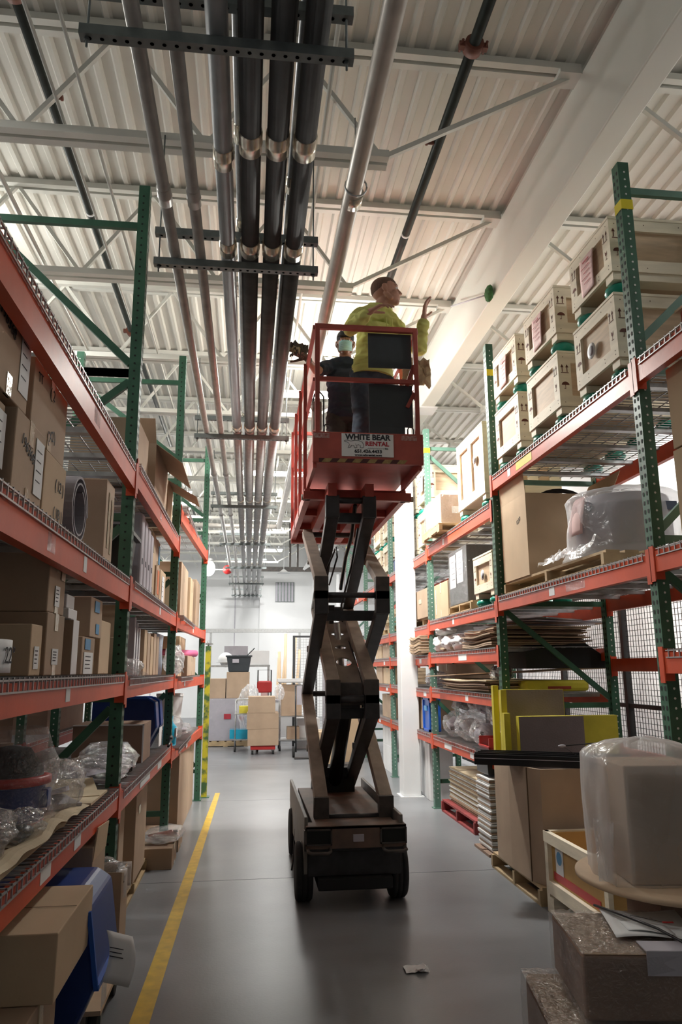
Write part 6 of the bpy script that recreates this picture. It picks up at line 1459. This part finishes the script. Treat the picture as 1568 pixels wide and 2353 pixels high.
t = thing('grey_case', 'flat grey case leaning behind the hard hat', 'case', (-.25, 18.5, 1.722)); obj('body', MB().box(-.35, .22, -.04, .04, 0, .46), 'foam', t, bevel=.01); obj('latch', MB().box(-.05, .0, -.05, -.04, .2, .24), 'galv', t)
carton('pink-faced carton under the steel table', .3, .5, 18.2, 18.5, .532, 1.3, 'pink', 1)
t = thing('hand_truck', 'red hand truck with a black handle behind the box stack', 'truck', (.36, 17.3, .0)); obj('frame', MB().path([(-.15, 0, .1), (-.15, 0, 1.6), (.15, 0, 1.6), (.15, 0, .1)], .015, 8), 'black', t); obj('red_body', MB().box(-.17, .17, -.02, .04, 1.1, 1.36), 'red', t, bevel=.03); obj('toe_plate', MB().box(-.2, .2, -.2, .0, .0, .02), 'red', t); obj('wheel', MB().tube((-.2, .05, .1), (-.16, .05, .1), .1, 14).tube((.16, .05, .1), (.2, .05, .1), .1, 14), 'rubber', t)
# dolly with three cartons
t = thing('red_dolly', 'red wheeled dolly under the stack of three brown cartons', 'dolly', (.30, 15.35, 0)); obj('deck', MB().box(-.24, .24, -.3, .3, .09, .17), 'red', t, bevel=.01)
for x in (-.2, .2):
    for y in (-.25, .25): f = obj('caster', MB().tube((x - .02, y, .04), (x + .02, y, .04), .04, 12), 'rubber', t); obj('fork', MB().box(x - .03, x + .03, y - .02, y + .02, .04, .09), 'galv', f)
for k, (x0, x1, z0, z1) in enumerate([(.0, .60, .172, .478), (-.02, .60, .48, .78), (.0, .53, .782, 1.09)]):
    carton('brown carton on the red dolly, ' + ['bottom', 'middle', 'top'][k] + ' of three', x0, x1, 15.0, 15.6, z0, z1, 'card', 1, tape=False, warp=.002)
t = thing('wire_trolley', 'chrome wire trolley with blue tub and yellow box left of the stack', 'trolley', (-.05, 15.9, 0))
for x in (-.2, .25):
    for y in (-.25, .25): obj('upright', MB().tube((x, y, .1), (x, y, 1.0), .014, 8), 'galv', t); obj('caster', MB().tube((x - .02, y, .05), (x + .02, y, .05), .05, 12), 'rubber', t)
for z in (.22, .72): obj('shelf', MB().box(-.22, .27, -.27, .27, z, z + .02), 'galv', t)
obj('handle', MB().path([(-.2, -.25, .95), (-.17, -.25, 1.02), (.25, -.25, 1.02)], .014, 8), 'galv', t)
tag(obj('blue_tub', MB().box(-.36, .2, 15.75, 16.1, .242, .42), 'cyan'), 'pale blue tub on the lower shelf of the wire trolley', 'tub'); tag(obj('yellow_box', MB().box(-.18, .12, 15.75, 16.0, .742, .88), 'yellow'), 'yellow box on the upper shelf of the wire trolley', 'box')
bag('big milky plastic sheet draped behind the box stack', (.02, 16.4, .3), (.25, .2, .5), 'film_milky', 71.0)
bpy.data.objects['plastic_bag'].name = 'plastic_bag'
t = thing('wire_trolley', 'chrome trolley stacked with a white frame and brown carton', 'trolley', (.95, 15.9, 0))
for x in (-.3, .3):
    for y in (-.25, .25): obj('upright', MB().tube((x, y, .1), (x, y, 1.35), .014, 8), 'galv', t); obj('caster', MB().tube((x - .02, y, .05), (x + .02, y, .05), .05, 12), 'rubber', t)
for z in (.2, .66, 1.34): obj('shelf', MB().box(-.32, .32, -.27, .27, z, z + .02), 'galv', t)
carton('tall brown carton on the right chrome trolley', .68, 1.1, 15.7, 16.1, .682, 1.30, 'card', 1, tape=False)
carton('small brown carton on the lower shelf of the right trolley', .8, 1.05, 15.7, 16.0, .222, .46, 'card', 1)
tag(obj('white_tray', MB().box(.6, 1.3, 15.65, 16.1, 1.362, 1.42), 'white'), 'flat white tray on top of the right chrome trolley', 'tray')
bag('white crumpled film on the right chrome trolley', (.62, 15.3, 1.0), (.10, .12, .16), 'film_milky', 75.0)
t = thing('hand_truck', 'black two-wheeled hand truck left of the lift arms', 'truck', (1.02, 14.4, 0)); obj('frame', MB().tube((-.12, 0, .1), (-.12, .25, 1.3), .015, 8).tube((.12, 0, .1), (.12, .25, 1.3), .015, 8).tube((-.12, .25, 1.3), (.12, .25, 1.3), .015, 8), 'black', t); obj('toe_plate', MB().box(-.16, .16, -.25, 0, 0.0, .015), 'black', t); obj('wheel', MB().tube((-.18, .08, .1), (-.14, .08, .1), .1, 14).tube((.14, .08, .1), (.18, .08, .1), .1, 14), 'rubber', t); obj('grey_box', MB().box(-.1, .1, .1, .2, .95, 1.3), 'foam_light', t)
for k, (x, lean, h) in enumerate([(.72, .25, 2.0), (.80, -.05, 2.05), (.88, .05, 2.5), (1.0, .22, 2.4), (.66, .12, 1.9), (1.08, .25, 2.1)]):
    tag(obj('cardboard_tube', MB().tube((x, 18.6, 0), (x + lean * .8, 19.2, h), .035, 10), 'card3'), 'long cardboard tube leaning at the far wall, ' + ['leftmost', 'thick middle one', 'tallest one', 'second tallest', 'short one at the left', 'rightmost'][k], 'tube', 'cardboard tubes')
t = thing('tube_bin', 'white bin holding up the leaning cardboard tubes', 'bin', (.86, 18.0, 0)); obj('shell', MB().box(-.35, .35, -.2, .2, 0, .9), 'white', t, bevel=.01); obj('rim', MB().box(-.37, .37, -.22, .22, .88, .92), 'foam_light', t)
carton('wooden crate-like carton low behind the lift arms, left', 1.10, 1.62, 13.2, 13.8, 0, .55, 'card3', 1)
carton('white appliance box behind the lift arms', 1.02, 1.5, 16.0, 16.5, .0, .60, 'white', 1)
carton('tan carton low behind the lift arms, right', 1.62, 2.05, 13.6, 14.3, 0, .85, 'card3', 1)
carton('grey cabinet tall behind the lift arms', 1.75, 2.3, 17.5, 18.0, 0, 1.7, 'foam', 1, tape=False)
for k in range(3):
    t = thing('cage_post', 'galvanised post standing before the far wall, ' + ['left', 'middle', 'right'][k], 'post', (1.9 + .35 * k, 22, 0)); obj('shaft', MB().box(-.04, .04, -.04, .04, .01, 4.4), 'column', t); obj('foot', MB().box(-.08, .08, -.08, .08, 0, .01), 'galv', t)
t = thing('basketball_frame', 'white cross-braced frame hanging by the far wall', 'frame', (2.0, 21.0, 4.4)); obj('arm', MB().path([(-.5, 0, 0), (0, 0, .35), (.5, 0, .6), (.2, 0, .75), (-.2, 0, .5), (-.5, 0, 0)], .03, 8), 'white', t); obj('bracket', MB().bar((0, 0, .35), (0, 0, 1.6), .03, .03), 'white', t)
# second row behind the left rack, its dark cartons added to block light
for k, (y, z, h) in enumerate([(2.2, .0, .7), (5.0, 0.0, .8), (2.3, 1.0, .5), (4.9, .95, .5), (2.3, 1.6, .45), (5.0, 1.58, .45), (8.0, .0, .7), (8.2, .95, .5), (8.0, 1.56, .45)]):
    carton('large dark carton added to block light behind the left rack, ' + ['floor near', 'floor middle', 'low shelf near', 'low shelf middle', 'third shelf near', 'third shelf middle', 'floor far', 'low shelf far', 'third shelf far'][k], -2.85, -2.05, y, y + 1.7, 0 if z == 0 else z, z + h, 'card_dark', 1, tape=False)
SR = thing('pallet_rack', 'second pallet rack row backing onto the left one', 'rack', (0, 0, 0))
for y in (1.62, 4.47, 7.18, 10.02):
    post(SR, -1.98, y, 4.72, 1); post(SR, -2.98, y, 4.72, 1); braces(SR, -2.05, -2.95, y, [4.44, 3.42, 2.5, 1.4, .35], 'green')
for (ya, yb) in ((1.62, 4.47), (4.47, 7.18), (7.18, 10.02)):
    for z in (.95, 1.56, 2.11, 2.83):
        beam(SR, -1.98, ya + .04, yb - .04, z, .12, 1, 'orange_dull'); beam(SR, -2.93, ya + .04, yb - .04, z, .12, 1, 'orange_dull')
        wiredeck(SR, -2.92, -2.0, ya + .06, yb - .06, z + .012, 1)
